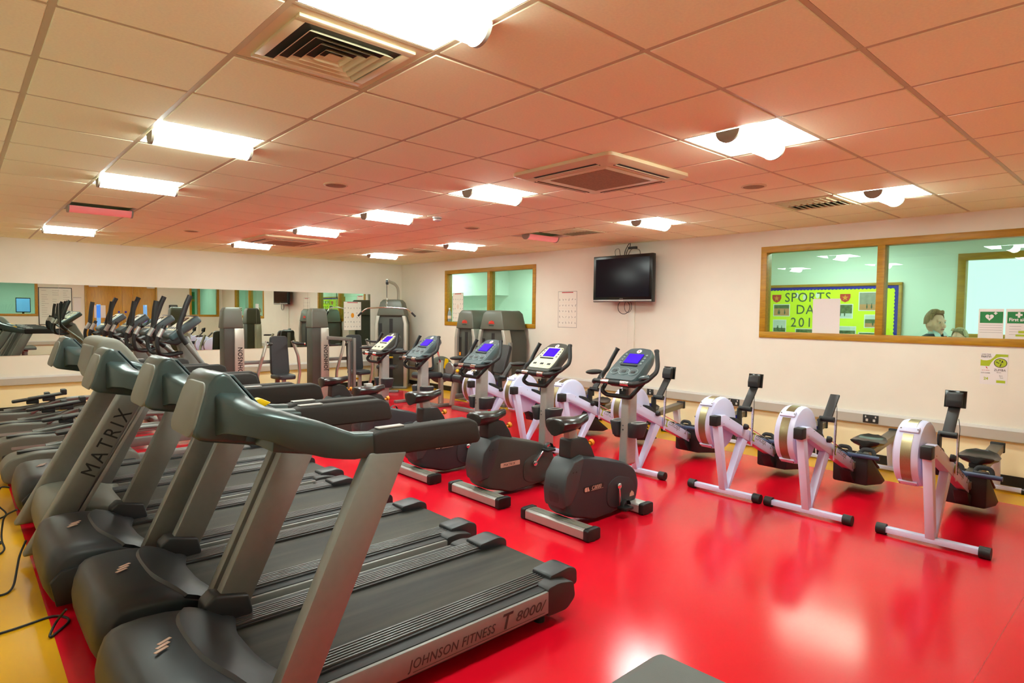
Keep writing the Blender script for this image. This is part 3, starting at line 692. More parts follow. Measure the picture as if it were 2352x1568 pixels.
# ============================================================ UPRIGHT BIKES  (local x along the bike, rider faces +x)
def bike(label, loc, cream=False, seat_z=0.0, seat_dz=0.0, olive=False, badge='C8000'):
    t = thing('exercise_bike', label, 'exercise bike', loc, 0, 'upright exercise bikes in one row')
    sh = 'shroud_b' if olive else 'shroud'
    # shroud
    pr = rpoly([(.0, .14), (-.03, .28), (.0, .42), (.09, .525), (.2, .545), (.4, .5), (.72, .42), (.87, .34), (.925, .21), (.885, .06), (.68, .035), (.34, .015), (.2, .06), (.09, .085)], .05)
    def ins(k): # inset ring
        cx, cz = .45, .28
        return [(cx + (x - cx) * k, cz + (z - cz) * k) for x, z in pr]
    rings = []
    for y, k in ((-.105, .86), (-.1, .93), (-.075, .985), (-.04, 1.0), (.04, 1.0), (.075, .985), (.1, .93), (.105, .86)):
        rings.append([(x, y, z) for x, z in ins(k)])
    body = MB().loft(rings).build('drive_shroud', sh, t)
    rear = [(x, z) for x, z in [(-.025, .3), (.0, .425), (.09, .53), (.2, .551), (.17, .42), (.13, .3), (.06, .19), (-.012, .18)]]
    MB().loft([[(x, y, z) for x, z in rear] if abs(y) < .09 else [(.06 + (x - .06) * .9, y, .36 + (z - .36) * .9) for x, z in rear] for y in (-.112, -.088, .088, .112)]).build('rear_cover', 'shroud_lt', t, .006)
    for k in (0, 1): MB().cyl((.07 + .035 * k, -.1115, .44), (.07 + .035 * k, -.1135, .44), .006, 8).build('screw', 'black', t)
    MB().prism(rpoly([(.47, .1), (.64, .06), (.8, .1), (.84, .2), (.78, .28), (.6, .33), (.48, .28)], .08), -.112, .112).build('flywheel_bulge', sh, t, .006)
    # badges on the visible flank
    bd = MB().prism(rpoly([(.2, .265), (.43, .265), (.43, .305), (.2, .305)], .008), -.1095, -.1065).build('badge', 'print_black' if badge == 'C8000' else 'label_cream', t)
    if badge == 'C8000':
        m = MB().text(badge, .042, (.285, -.1102, .272), (1, 0, 0), (0, 0, 1), .0005, shear=.25); m.prism(rpoly([(.205, .268), (.235, .268), (.235, .3), (.205, .3)], [.012, 0, 0, .02]), -.1105, -.11); m.prism([(.24, .268), (.262, .268), (.247, .3), (.24, .3)], -.1105, -.11); m.box(.28, -.1105, .266, .425, -.11, .2685)
        m.build('lettering', 'label_cream', bd, fix=False, smooth=False)
        m = MB().prism([(.76, .13), (.82, .13), (.815, .155), (.79, .175), (.765, .155)], -.1135, -.112); m.build('emblem', 'label_cream', t)
    else:
        MB().text(badge, .032, (.235, -.1102, .274), (1, 0, 0), (0, 0, 1), .0005, space=1.25).build('lettering', 'print_black', bd, fix=False, smooth=False)
    # frame feet
    for nm, x0, y, h in (('rear_stabiliser', .04, .3, .085), ('front_stabiliser', .83, .2, .085)):
        st = MB().prism(rpoly([(x0 - .065, .012), (x0 + .065, .012), (x0 + .065, h - .01), (x0 + .05, h), (x0 - .05, h), (x0 - .065, h - .01)], .006), -y, y).build(nm, 'alu', t, .003)
        MB().box(x0 - .035, -y, h, x0 + .035, y, h + .003).build('top_strip', 'olive_grey', st, .001) if nm[0] == 'r' else None
        for s in (-1, 1):
            MB().prism(rpoly([(x0 - .07, .006), (x0 + .07, .006), (x0 + .07, h), (x0 + .05, h + .008), (x0 - .05, h + .008), (x0 - .07, h)], .012), s * y, s * (y + .05)).build('end_cap', 'black', st, .008)
            MB().cyl((x0, s * (y + .02), 0), (x0, s * (y + .02), .012), .03, 12).build('foot', 'black', st)
    # posts
    MB().prism([(.135, .56), (.24, .56), (.175, .80 + seat_dz), (.09, .80 + seat_dz)], -.03, .03).build('seat_post', 'alu', t, .006)
    MB().prism(rpoly([(.09, .53), (.38, .5), (.34, .58), (.27, .67), (.1, .675)], .02), -.06, .06).build('post_boot', 'dark', t, .012)
    kn = MB().cyl((.31, -.02, .59), (.375, -.02, .612), .01, 8); kn.cyl((.365, -.02, .608), (.39, -.02, .617), .024, 14); kn.build('adjuster_knob', 'brick_orange', t)
    z = .79 + seat_dz
    sec = [(-.025, .07, .005), (-.018, .1, .012), (.01, .115, .018), (.09, .118, .018), (.16, .1, .01), (.21, .066, .006), (.27, .045, .012), (.325, .034, .02), (.34, .016, .016)]
    rg = []
    for x, wy_, dz in sec:
        hb, ht = .085 - .055 * max(0, (x - .08)) / .26, .035
        rg.append([(x, wy_ * math.cos(a), z + dz + (ht * math.sin(a) if math.sin(a) > 0 else hb * math.sin(a))) for a in [2 * PI * q / 16 for q in range(16)]])
    MB().loft(rg).build('saddle', 'saddle', t)
    MB().prism([(.8, .36), (.935, .36), (.94, 1.03), (.83, 1.03)], -.045, .045).build('mast', 'alu', t, .02, 3)
    for k in (0, 1): MB().cyl((.795, -.005, .66 + .035 * k), (.8, -.005, .66 + .035 * k), .007, 8).build('bolt', 'chrome', t)
    # bottle holders
    for s in (-1, 1):
        h = MB().loft([[(x, s * y, zz + (.6 if 1 else 0)) for x, y in rpoly([(.79, .045), (.94, .045), (.92, .14), (.81, .125)], .035)] for zz in (0.0,)] + [[(x, s * y, .72) for x, y in rpoly([(.78, .045), (.955, .045), (.955, .165), (.795, .15)], .045)]]).build('bottle_holder', 'shroud', t, .006)
        MB().loft([[(x, s * y, .7205) for x, y in rpoly([(.81, .07), (.93, .07), (.93, .148), (.82, .135)], .04)], [(x, s * y, .7215) for x, y in rpoly([(.81, .07), (.93, .07), (.93, .148), (.82, .135)], .04)]]).build('holder_well', 'black', h)
        MB().tube([(x, s * y, .722) for x, y in rpoly([(.805, .066), (.935, .066), (.935, .152), (.815, .139)], .04)], .004, 6, True).build('holder_rim', 'alu', h)
    # console, tilted; d climbs towards the front
    d = V3((.79, 0, .61)).normalized(); n = V3((-d.z, 0, d.x)); yv = V3((0, 1, 0)); o = V3((.74, 0, 1.075))
    P = lambda a, y, h: tuple(o + d * a + yv * y + n * h)
    out = rpoly([(-.01, -.15), (.1, -.165), (.3, -.15), (.385, -.115), (.4, 0), (.385, .115), (.3, .15), (.1, .165), (-.01, .15)], .03)
    con = MB().loft([[P(a * .96 + .01, y * .9, -.075) for a, y in out], [P(a, y, -.045) for a, y in out], [P(a, y, 0) for a, y in out], [P(.01 + a * .97, y * .95, .014) for a, y in out]]).build('console', 'console' if not cream else 'shroud_b', t)
    face = rpoly([(.035, -.14), (.12, -.145), (.33, -.115), (.33, .115), (.12, .145), (.035, .14)], .03)
    if cream: MB().loft([[P(a, y, .0145) for a, y in face], [P(a, y, .0165) for a, y in face]]).build('overlay', 'console_cream', con)
    MB().obox(o + d * .255 + n * .019, d, yv, n, .115, .145, .006).build('display', 'screen', con)
    MB().obox(o + d * .172 + n * .019, d, yv, n, .014, .17, .01).build('reading_ledge', 'black', con, .002)
    for k in (-1, 0, 1):
        c_ = o + d * .09 + yv * (.092 * k) + n * .0155
        ring = MB().loft([[tuple(c_ + d * (.042 * math.cos(q) + .004) + yv * (.043 if k else .052) * math.sin(q) + n * hh) for q in [2 * PI * i / 20 for i in range(20)]] for hh in (0, .003)]).build('key_cluster', 'console_cream' if cream else 'console_pad', con)
        MB().loft([[tuple(c_ + d * (.037 * math.cos(q) + .004) + yv * (.038 if k else .047) * math.sin(q) + n * hh) for q in [2 * PI * i / 20 for i in range(20)]] for hh in (.003, .004)]).build('key_field', 'console_cream' if cream else 'console', ring)
        MB().obox(c_ + n * .005, d, yv, n, .022, .04, .004).build('button', 'print_black', ring, .001)
    for s in (-1, 1):
        for k in range(4): MB().obox(o + d * (.2 + .035 * k) + yv * (s * .105) + n * .0165, d, yv, n, .016, .018, .005).build('key', 'console_pad' if not cream else 'print_grey', con)
    lg = MB().lathe([(.023, 0), (.023, .002), (.001, .002)], o + d * .352 + n * .0145, n, 20).build('emblem_disc', 'paper', con)
    MB().obox(o + d * .352 + n * .0175, d, yv, n, .02, .008, .001).build('emblem_mark', 'print_red', lg)
    # handlebars
    hb = MB()
    loop = fil([P(-.02, .15, -.04), (.7, .15, .98), (.73, .12, .945), (.73, -.12, .945), (.72, -.15, .97), (.85, -.22, 1.12)], .05)
    hb.tube(loop, .018, 10)
    hb.tube(fil([(.72, .25, 1.045), (.69, .22, 1.06), (.69, -.2, 1.06), (.78, -.22, 1.08)], .05), .02, 10)
    for s in (-1, 1):
        hb.tube(fil([(.7, s * .15, 1.06), (.77, s * .235, 1.075), (.9, s * .25, 1.15), (.925, s * .245, 1.2), (.97, s * .2, 1.32)], .05), .0185, 10)
    hbo = hb.build('handlebar', 'black', t)
    for s in (-1, 1):
        MB().cyl((.689, s * .06, 1.061), (.689, s * .14, 1.061), .0225, 12).build('pulse_sensor', 'chrome', hbo)
        MB().cyl((.9663, s * .2037, 1.31), (.9715, s * .1985, 1.324), .021, 10).build('grip_end', 'black', hbo)
    m = MB().ball((.78, .3, 1.12), (.1, .05, .022)); m.build('arm_rest', 'pad', t)
    m = MB().ball((.8, -.215, 1.11), (.08, .035, .018)); m.build('arm_rest', 'pad' if cream else 'console', t)
    MB().box(.785, -.035, .925, .81, .035, 1.0).build('handlebar_clamp', 'black', t, .006)
    for k in (-1, 1): MB().cyl((.783, .0, .962 + .03 * k), (.786, .0, .962 + .03 * k), .009, 8).build('clamp_bolt', 'chrome', t)
    # cranks
    for s, a in ((-1, -1.45 if badge == 'C8000' else .75), (1, 1.7 if badge == 'C8000' else 3.9)):
        a0 = V3((.6, s * .118, .25)); dr = V3((math.cos(a), 0, math.sin(a)))
        cr = MB(); cr.bar(a0 - dr * .015, a0 + dr * .175, .016, .034, (0, 1, 0)); cr.lathe([(.024, 0), (.024, .012), (.012, .016), (.001, .016)], a0 + V3((0, -.008, 0)) * (1 if s < 0 else -1), (0, s, 0), 16)
        crank = cr.build('crank', 'chrome', t, .003)
        pc = a0 + dr * .17 + V3((0, s * .06, 0))
        pd = MB().obox(pc, (1, 0, 0), (0, 1, 0), (0, 0, 1), .1, .09, .025).build('pedal', 'black', crank, .006)
        st = MB().tube([tuple(pc + V3((.045 * math.cos(q), s * .0, .02 + .045 * math.sin(q)))) for q in [PI * i / 8 for i in range(9)]], .022, 8, flat=(.9, .15)); st.build('pedal_strap', 'black', crank)
    return t
b1 = bike('nearest exercise bike, slate console, directly left of the white rowers', (3.3, 3.13, 0))
b2 = bike('second nearest exercise bike, cream console and olive MATRIX shroud', (3.3, 4.09, 0), True, seat_dz=-.08, olive=True, badge='MATRIX')
def rebike(label, x, y, dz, src):
    r = dup(src, (x, y, 0), label)
    for c in r.children:
        if c.name.startswith('saddle'): c.location.z += dz
    return r
rebike('third exercise bike of the row, slate console with white emblem', 3.28, 5.05, -.0, b1)
rebike('fourth exercise bike of the row, its shroud behind the treadmill hand pad', 3.34, 6.25, -.07, b1)
b5 = rebike('farthest exercise bike, cream console in front of the chest machines', 3.42, 7.3, .02, b2)

# ============================================================ ROWERS  (local x from the flywheel end)
def rower(label, loc, monitor=True):
    t = thing('rowing_machine', label, 'rowing machine', loc, 0, 'white air rowers along the right wall')
    tube = MB().prism([(-.1, .735), (.05, .735), (1.035, .312), (1.035, .205), (.03, .64), (-.1, .648)], -.034, .034).build('main_beam', 'rower_white', t, .004)
    MB().box(-.112, -.036, .648, -.03, .036, .738).build('beam_cap', 'black', t, .008)
    d = V3((.975, 0, -.427)).normalized(); n = V3((-d.z, 0, d.x))
    q = V3((.62, -.0346, .449))
    MB().text('concept', .078, q, d, n, .0006, sx=.92).build('lettering', 'print_grey', tube, fix=False, smooth=False)
    MB().text('2', .078, q + d * .335, d, n, .0006).build('lettering', 'print_grey', tube, fix=False, smooth=False)
    m = MB(); pc = V3((.555, -.0348, .484))
    arc = [2 * PI * k / 12 * .75 + PI * .25 for k in range(13)]
    m.tube([tuple(pc + d * (.03 * math.cos(a)) + n * (.034 * math.sin(a))) for a in arc], .009, 6, flat=(1, .2)); m.obox(pc + d * .035, d, n, (0, -1, 0), .014, .08, .002); m.obox(pc + d * .05 + n * .034, d, n, (0, -1, 0), .025, .012, .002); m.obox(pc + d * .05 - n * .034, d, n, (0, -1, 0), .025, .012, .002)
    m.build('emblem', 'print_lime', tube)
    # legs and front foot
    MB().prism([(-.075, .655), (.005, .645), (.135, .05), (.078, .05)], -.03, .03).build('front_leg', 'rower_white', t, .005)
    MB().prism([(.39, .485), (.48, .445), (.16, .05), (.125, .05)], -.03, .03).build('rear_strut', 'rower_white', t, .005)
    f = MB().box(.08, -.3, .02, .135, .3, .062).build('front_foot', 'rower_white', t, .004)
    for s in (-1, 1):
        MB().cyl((.107, s * .28, .04), (.107, s * .345, .04), .04, 14).build('foot_wheel', 'black', f)
    # flywheel drum on the far side of the beam
    c = V3((.17, .05, .635)); R = .238
    dm = MB().lathe([(.02, -.006), (R - .03, -.004), (R - .008, .008), (R, .03), (R, .135), (R - .008, .158), (R - .03, .17), (.02, .172)], c, (0, 1, 0), 40).build('flywheel_housing', 'rower_white', t)
    def arcstrip(a0, a1, y0, y1, r0, r1, nn=14):
        rg = []
        for k in range(nn + 1):
            a = a0 + (a1 - a0) * k / nn; ca, sa = math.cos(a), math.sin(a)
            rg.append([(c.x + r * ca, y, c.z + r * sa) for r, y in ((r0, c.y + y0), (r1, c.y + y0), (r1, c.y + y1), (r0, c.y + y1))])
        return MB().loft(rg)
    rad = math.radians
    arcstrip(rad(138), rad(228), .05, .115, R - .004, R + .003).build('vent_screen', 'brass_mesh', dm)
    arcstrip(rad(88), rad(122), .05, .115, R - .004, R + .003).build('vent_screen', 'brass_mesh', dm)
    arcstrip(rad(240), rad(268), .05, .115, R - .004, R + .003).build('vent_screen', 'brass_mesh', dm)
    for a in (130, 234):
        arcstrip(rad(a - 6), rad(a + 6), .022, .143, R - .002, R + .014, 4).build('rim_bracket', 'rower_white', dm, .004)
        for y in (.03, .135):
            p = (c.x + (R + .013) * math.cos(rad(a)), c.y + y, c.z + (R + .013) * math.sin(rad(a))); MB().ball(p, .006, 8, 5).build('bracket_screw', 'print_grey', dm)
    m = MB().prism(rpoly([(.25, .69), (.36, .66), (.43, .6), (.43, .57), (.3, .6)], .03), .0, .05); m.build('handle_hook', 'black', t, .008)
    MB().lathe([(.028, 0), (.028, .02), (.02, .034), (.001, .036)], (.40, -.034, .59), (0, -1, 0), 16).build('axle_knob', 'black', t)
    for a, b_ in ((.02, .66), (.12, .69)): MB().cyl((a, -.0335, b_), (a, -.0355, b_), .004, 8).build('rivet', 'print_grey', tube)
    # monitor straps and arm
    MB().box(.5, -.052, .4, .528, -.046, .75).build('strap', 'rower_white', t, .001)
    for k in range(6): MB().cyl((.514, -.0522, .47 + .045 * k), (.514, -.0535, .47 + .045 * k), .004, 6).build('strap_hole', 'print_grey', t)
    MB().box(.43, .045, .44, .5, .062, .75).build('strap', 'black', t, .002)
    MB().box(.435, .068, .55, .45, .075, .68).build('return_housing', 'blue_board', t)
    MB().cyl((.485, -.052, .745), (.485, .066, .745), .023, 14).build('hinge', 'black', t)
    MB().prism([(.465, .74), (.5, .75), (.665, .935), (.64, .945)], -.03, .045).build('monitor_arm', 'dark', t, .005)
    MB().tube(fil([(.56, -.04, .86), (.52, -.06, .8), (.53, -.055, .7), (.5, -.06, .45)], .06), .0025, 6).build('sensor_wire', 'black', t)
    if monitor:
        mn = MB().prism(rpoly([(.61, .94), (.67, .94), (.685, 1.035), (.675, 1.05), (.63, 1.045), (.61, .99)], .01), -.045, .055).build('monitor_back', 'black', t, .005)
        MB().prism(rpoly([(.665, .93), (.68, .93), (.7, 1.06), (.685, 1.06)], .003), -.06, .08).build('monitor_front', 'gloss_black', mn, .004)
    # foot stretcher
    MB().prism([(1.037, .385), (1.1, .36), (1.24, .27), (1.56, .055), (1.44, .04), (1.037, .1)], -.15, .15).build('foot_box', 'black', t, .02)
    MB().prism([(.9, .25), (1.05, .19), (1.06, .1), (1.0, .115), (.94, .18)], -.05, .05).build('beam_skirt', 'black', t, .01)
    for s in (-1, 1):
        m = MB().obox((1.2, s * .1, .3), V3((.86, 0, -.5)), (0, 1, 0), V3((.5, 0, .86)), .34, .11, .02); fp = m.build('footrest', 'dark', t, .01)
        MB().tube(fil([(1.16, s * .1 - .06, .33), (1.18, s * .1 - .05, .4), (1.18, s * .1 + .05, .4), (1.16, s * .1 + .06, .33)], .04), .014, 8, flat=(1.3, .25)).build('foot_strap', 'black', fp)
    MB().tube([(1.0, -.25, .37), (1.0, .25, .37)], .019, 12).build('handle', 'blue_grip', t)
    MB().tube([(1.0, 0, .37), (.55, 0, .56)], .005, 6).build('chain', 'chrome', t)
    # rail, seat, rear leg
    MB().prism([(1.0, .24), (1.0, .3), (2.3, .43), (2.3, .36)], -.05, .05).build('slide_rail', 'rail_bronze', t, .006)
    MB().box(2.28, -.056, .35, 2.32, .056, .445).build('rail_end', 'black', t, .006)
    rl = MB(); rl.prism([(2.15, .37), (2.22, .37), (2.27, .05), (2.235, .05)], -.04, .04); rl.build('rear_leg', 'rower_white', t, .004)
    rf = MB().box(2.225, -.22, .015, 2.275, .22, .05).build('rear_foot', 'rower_white', t, .004)
    for s in (-1, 1): MB().cyl((2.25, s * .2, .03), (2.25, s * .26, .03), .03, 12).build('foot_end', 'black', rf)
    sec = [(-.13, .06, .03), (-.1, .13, .02), (-.02, .15, 0), (.06, .15, .0), (.12, .12, .015), (.14, .05, .03)]
    m = MB().loft([[(1.5 + x, w_ * math.cos(a), .41 + x * .1 + z + .028 * math.sin(a) + .012 * math.cos(2 * a)) for a in [2 * PI * k / 16 for k in range(16)]] for x, w_, z in sec]); m.build('seat', 'saddle', t)
    MB().box(1.41, -.05, .345, 1.59, .05, .395).build('seat_carriage', 'dark', t, .008)
    return t
r1 = rower('white rower nearest the right edge, monitor tilted by the dance poster', (5.0, 1.17, 0))
r2 = rower('second white rower from the right, its bare arm lacking a monitor', (5.0, 2.03, 0), False)
dup(r1, (5.0, 2.76, 0), 'third white rower from the right, below the wide window edge')
dup(r1, (5.0, 3.72, 0), 'white rower partly hidden by the nearest exercise bike mast')
dup(r2, (5.0, 4.6, 0), 'white rower between the two nearest exercise bike consoles, no monitor seen')
dup(r2, (5.0, 5.38, 0), 'white rower just left of the second exercise bike mast')
dup(r2, (5.0, 6.2, 0), 'white rower farthest along the right wall, behind the third exercise bike mast')
# ============================================================ STRENGTH MACHINES
def tower(t, w, h, d=.5, red=True, text=True, base=(0, 0, 0), rz=0.0, side=-1):
    """weight-stack tower, front towards local -y; adds its parts to thing t"""
    q = Matrix.Translation(base) @ Matrix.Rotation(rz, 4, 'Z')
    def put(m, nm, mt, par=None, bev=0.0, **k):
        m.v = [tuple(q @ V3(p)) for p in m.v]; return m.build(nm, mt, par or t, bev, **k)
    hw = w / 2
    front = [(-hw + .03, .04), (hw - .03, .04), (hw - .03, h - .5), (hw * .72, h - .3), (-hw * .72, h - .3), (-hw + .03, h - .5)]
    body = put(MB().prism(front, .02, d), 'shroud', 'tower', None, .01)
    cap = put(MB().loft([[(-hw * .86, -.03, h - .34), (hw * .86, -.03, h - .34), (hw * .86, d + .02, h - .34), (-hw * .86, d + .02, h - .34)],
                         [(-hw * .66, -.01, h - .06), (hw * .66, -.01, h - .06), (hw * .66, d, h - .06), (-hw * .66, d, h - .06)],
                         [(-hw * .5, .02, h), (hw * .5, .02, h), (hw * .5, d - .03, h), (-hw * .5, d - .03, h)]]), 'top_cap', 'tower_cap', None, .02, seg=3)
    if red:
        m = MB()
        for k in (-1, 0, 1): m.prism([(k * .045 - .035, h - .24), (k * .045 + .035, h - .24), (k * .045 + .012, h - .19 + (.012 if k == 0 else 0)), (k * .045 - .012, h - .19 + (.012 if k == 0 else 0))], -.0265, -.018)
        put(m, 'emblem', 'tower_red', cap); m = MB().box(-.06, -.031, h - .27, .06, -.024, h - .258); put(m, 'emblem_line', 'print_black', cap)
    for s in (-1, 1):
        pr = [(s * (hw - .075), .0), (s * hw, .0), (s * hw, h - .52), (s * hw * .88, h - .34), (s * (hw * .88 - .07), h - .34), (s * (hw - .075), h - .5)]
        col = put(MB().prism(pr, -.03, .12), 'column', 'tower_silver', None, .012, seg=3)
        if text and s == side:
            m = MB().text('JOHNSON', .1, (s * (hw + .001), .003 if s < 0 else .078, h * .34), (0, 0, 1), (0, -s, 0), .0006, space=1.1, sx=.92, bold=.002)
            put(m, 'lettering', 'print_black', col, fix=False, smooth=False)
    put(MB().box(-.035, .012, .14, .035, .022, h - .4), 'guide_slot', 'black')
    for k in range(9): put(MB().box(-.1, .026, .16 + k * .05, .1, .05, .205 + k * .05), 'weight_plate', 'dark')
    lb = put(MB().box(-hw + .09, .014, h - .85, -hw + .15, .021, h - .5), 'instruction_label', 'print_black')
    put(MB().box(-hw + .095, .012, h - .84, -hw + .145, .0145, h - .78), 'label_mark', 'print_orange', lb)
    put(MB().box(-hw, -.05, 0, hw, d, .05), 'tower_base', 'silver', None, .01)
def seat_unit(t, x, y, back_h=(.52, 1.2), lean=.1, w=.3, face=(0, -1), seat=True, seat_z=.5):
    """upholstered seat and back on a post; face is the direction the sitter looks at"""
    f = V3((face[0], face[1], 0)).normalized(); r = V3((f.y, -f.x, 0)); up = (V3((0, 0, 1)) - f * lean).normalized(); nrm = r.cross(up)
    c = V3((x, y, (back_h[0] + back_h[1]) / 2))
    pad = rpoly([(-w / 2, -(back_h[1] - back_h[0]) / 2), (w / 2, -(back_h[1] - back_h[0]) / 2), (w * .46, (back_h[1] - back_h[0]) / 2), (-w * .46, (back_h[1] - back_h[0]) / 2)], .06)
    b = MB().loft([[tuple(c + r * (a * k) + up * (h_ * (1 - (1 - k) * .4)) + nrm * o) for a, h_ in pad] for k, o in ((.93, -.035), (1, -.02), (1, .02), (.93, .035))]).build('back_pad', 'leather', t)
    lo = c - f * .06
    MB().bar(tuple(lo + up * .28 - f * .0), tuple(V3((x, y, .06)) - f * .08), .07, .05, (f.x, f.y, .01)).build('back_post', 'silver', t, .006)
    if seat:
        s = V3((x, y, seat_z)) + f * .2
        sp = rpoly([(-.17, -.2), (.17, -.2), (.14, .2), (-.14, .2)], .07)
        MB().loft([[tuple(s + r * (a * k) + f * (h_ * k) + V3((0, 0, o))) for a, h_ in sp] for k, o in ((.94, -.035), (1, -.02), (1, .02), (.93, .038))]).build('seat_pad', 'leather', t)
        MB().bar(tuple(s - V3((0, 0, .03))), tuple(V3((s.x, s.y, .05))), .06, .06, (f.x, f.y, .01)).build('seat_post', 'alu', t, .006)
        MB().cyl(tuple(s - V3((0, 0, .12)) + r * .03), tuple(s - V3((0, 0, .12)) + r * .09), .018, 12).build('seat_knob', 'yellow_key', t)

def press(label, x, y, px_):
    t = thing('weight_machine', label, 'weight machine', (x, y, 0), 0, 'selectorised weight machines by the mirror')
    tower(t, .3, 1.66, .27, True, True, (0, 0, 0), PI / 2, -1)
    seat_unit(t, .72 + px_, .05, (.52, 1.18), .12, .32)
    MB().box(.0, -.02, .0, .9, .06, .06).build('floor_beam', 'silver', t, .01)
    MB().box(.58, -.55, 0, .66, .5, .05).build('cross_foot', 'silver', t, .01)
    MB().bar((.02, .12, .74), (.6, .12, .74), .05, .06).build('tie_beam', 'silver', t, .006)
    for s in (-1, 1):
        bx = .68 + px_ + s * .34
        a = MB().tube(fil([(bx, .05, .12), (bx + s * .02, -.05, .55), (bx - s * .04, -.12, .85), (bx - s * .12, -.08, 1.1)], .04), .036, 10, flat=(1.0, .7)); arm = a.build('press_arm', 'tower_silver', t)
        g = MB().tube(fil([(bx - s * .12, -.08, 1.08), (bx - s * .14, -.3, 1.06), (bx - s * .02, -.36, 1.06)], .05), .018, 10); g.build('grip', 'black', arm)
        MB().cyl((bx - s * .03, -.355, 1.06), (bx - s * .015, -.362, 1.06), .02, 10).build('grip_end', 'chrome', arm)
    MB().tube([(.3, .05, .15), (.94, .05, .15)], .022, 10).build('pivot_bar', 'silver', t)
press('left chest press machine, silver tower lettered JOHNSON nearest the cross trainers', 3.44, 10.4, -.05)
press('second press machine with JOHNSON tower, its pad left of the lat tower', 4.9, 10.4, -.1)

# lat pulldown in the corner
t = thing('lat_pulldown', 'tall lat pulldown tower with hanging wide bar in the room corner', 'weight machine', (6.78, 11.24, 0), math.radians(-42), None)
tower(t, .68, 1.87, .5, False, False)
MB().tube(fil([(.1, .3, 1.84), (.1, .28, 2.12), (.06, .1, 2.2), (.0, -.42, 2.24)], .12), .035, 10, flat=(1, .8)).build('pulley_arm', 'tower_silver', t)
pl = MB().cyl((-.02, -.4, 2.21), (.02, -.4, 2.21), .05, 18); pl.build('pulley', 'black', t)
MB().tube([(0, -.44, 2.2), (0, -.44, 1.9)], .006, 6).build('cable', 'black', t)
m = MB()
for k in range(5): m.tube([(.014 * math.cos(q) * (1 if k % 2 else .15), -.44 + .014 * math.cos(q) * (.15 if k % 2 else 1), 1.88 - k * .038 + .024 * math.sin(q)) for q in [2 * PI * i / 10 for i in range(10)]], .004, 6, True)
m.build('chain', 'chrome', t, kind='stuff')
lb = MB().tube(fil([(-.55, -.44, 1.55), (-.42, -.44, 1.68), (-.1, -.44, 1.7), (.1, -.44, 1.7), (.42, -.44, 1.68), (.55, -.44, 1.55)], .12), .015, 10).build('lat_bar', 'chrome', t)
for s in (-1, 1): MB().tube([(s * .5, -.44, 1.6), (s * .58, -.44, 1.52)], .02, 10).build('grip', 'black', lb)
MB().box(-.04, -.62, 0, .04, -.02, .06).build('floor_beam', 'silver', t, .01)
MB().box(-.28, -.68, 0, .28, -.6, .05).build('front_foot', 'silver', t, .01)
MB().bar((0, -.58, .05), (0, -.42, .48), .1, .06, (1, 0, 0)).build('seat_post', 'tower_silver', t, .006)
sp = rpoly([(-.2, -.55), (.2, -.55), (.2, -.25), (-.2, -.25)], .06)
MB().loft([[(x * k, -.4 + (y + .4) * k, z) for x, y in sp] for k, z in ((.94, .46), (1, .475), (1, .51), (.94, .53))]).build('seat_pad', 'leather', t)
MB().bar((0, -.3, .5), (0, -.36, .8), .05, .05, (1, 0, 0)).build('roller_post', 'silver', t, .005)
for s in (-1, 1): MB().lathe([(.04, 0), (.065, .01), (.065, .27), (.04, .28)], (s * .05, -.36, .82), (s, 0, 0), 18).build('thigh_roller', 'leather', t)
MB().cyl((.03, -.3, .68), (.1, -.3, .68), .02, 12).build('adjuster_knob', 'yellow_key', t)

# two towers by the small window
def leg_machine(label, x, y, w, kind):
    t = thing('weight_machine', label, 'weight machine', (x, y, 0), 0, 'selectorised leg machines under the small window')
    tower(t, w, 1.66, .5, True, True, (0, 0, 0), -PI / 2, -1 if kind else 1)
    if kind == 0:
        MB().bar((-.1, -.05, .1), (-.3, -.05, .1), .07, .08).build('floor_beam', 'silver', t, .008)
        MB().cyl((-.32, -.05, .62), (-.02, -.05, .62), .03, 12).build('drive_shaft', 'silver', t)
    else:
        seat_unit(t, -.3, -.62, (.62, 1.1), .3, .36, (-1, .25), True, .55)
        MB().bar((-.05, 0, .1), (-.4, -.62, .1), .07, .08).build('floor_beam', 'silver', t, .008)
        MB().bar((-.8, .05, .03), (-.8, -.7, .03), .08, .06).build('cross_foot', 'silver', t, .008)
        MB().bar((-.8, .1, .06), (-.7, .12, .62), .07, .06, (0, 1, 0)).build('upright_post', 'tower_silver', t, .008)
        MB().lathe([(.11, -.02), (.12, 0), (.11, .02), (.03, .03), (.001, .03)], (-.78, .18, .66), (1, 0, 0), 24).build('pulley_disc', 'silver', t)
        MB().bar((-.76, .14, .66), (-.45, -.3, .86), .04, .07).build('lever_arm', 'tower_silver', t, .006)
        for s in (-1, 1): MB().lathe([(.04, 0), (.07, .01), (.07, .22), (.04, .23)], (-.78, .06 + s * .02, .52), (0, s, 0), 16).build('shin_roller', 'leather', t)
        MB().ball((-.74, .02, .64), (.03, .03, .03), 10, 7).build('adjuster_knob', 'yellow_key', t)
leg_machine('narrower leg machine tower with red emblem, left of its pair below the small window', 6.95, 8.92, .6, 0)
leg_machine('wider leg machine tower with red emblem, right of its pair below the small window', 6.95, 8.16, .75, 1)
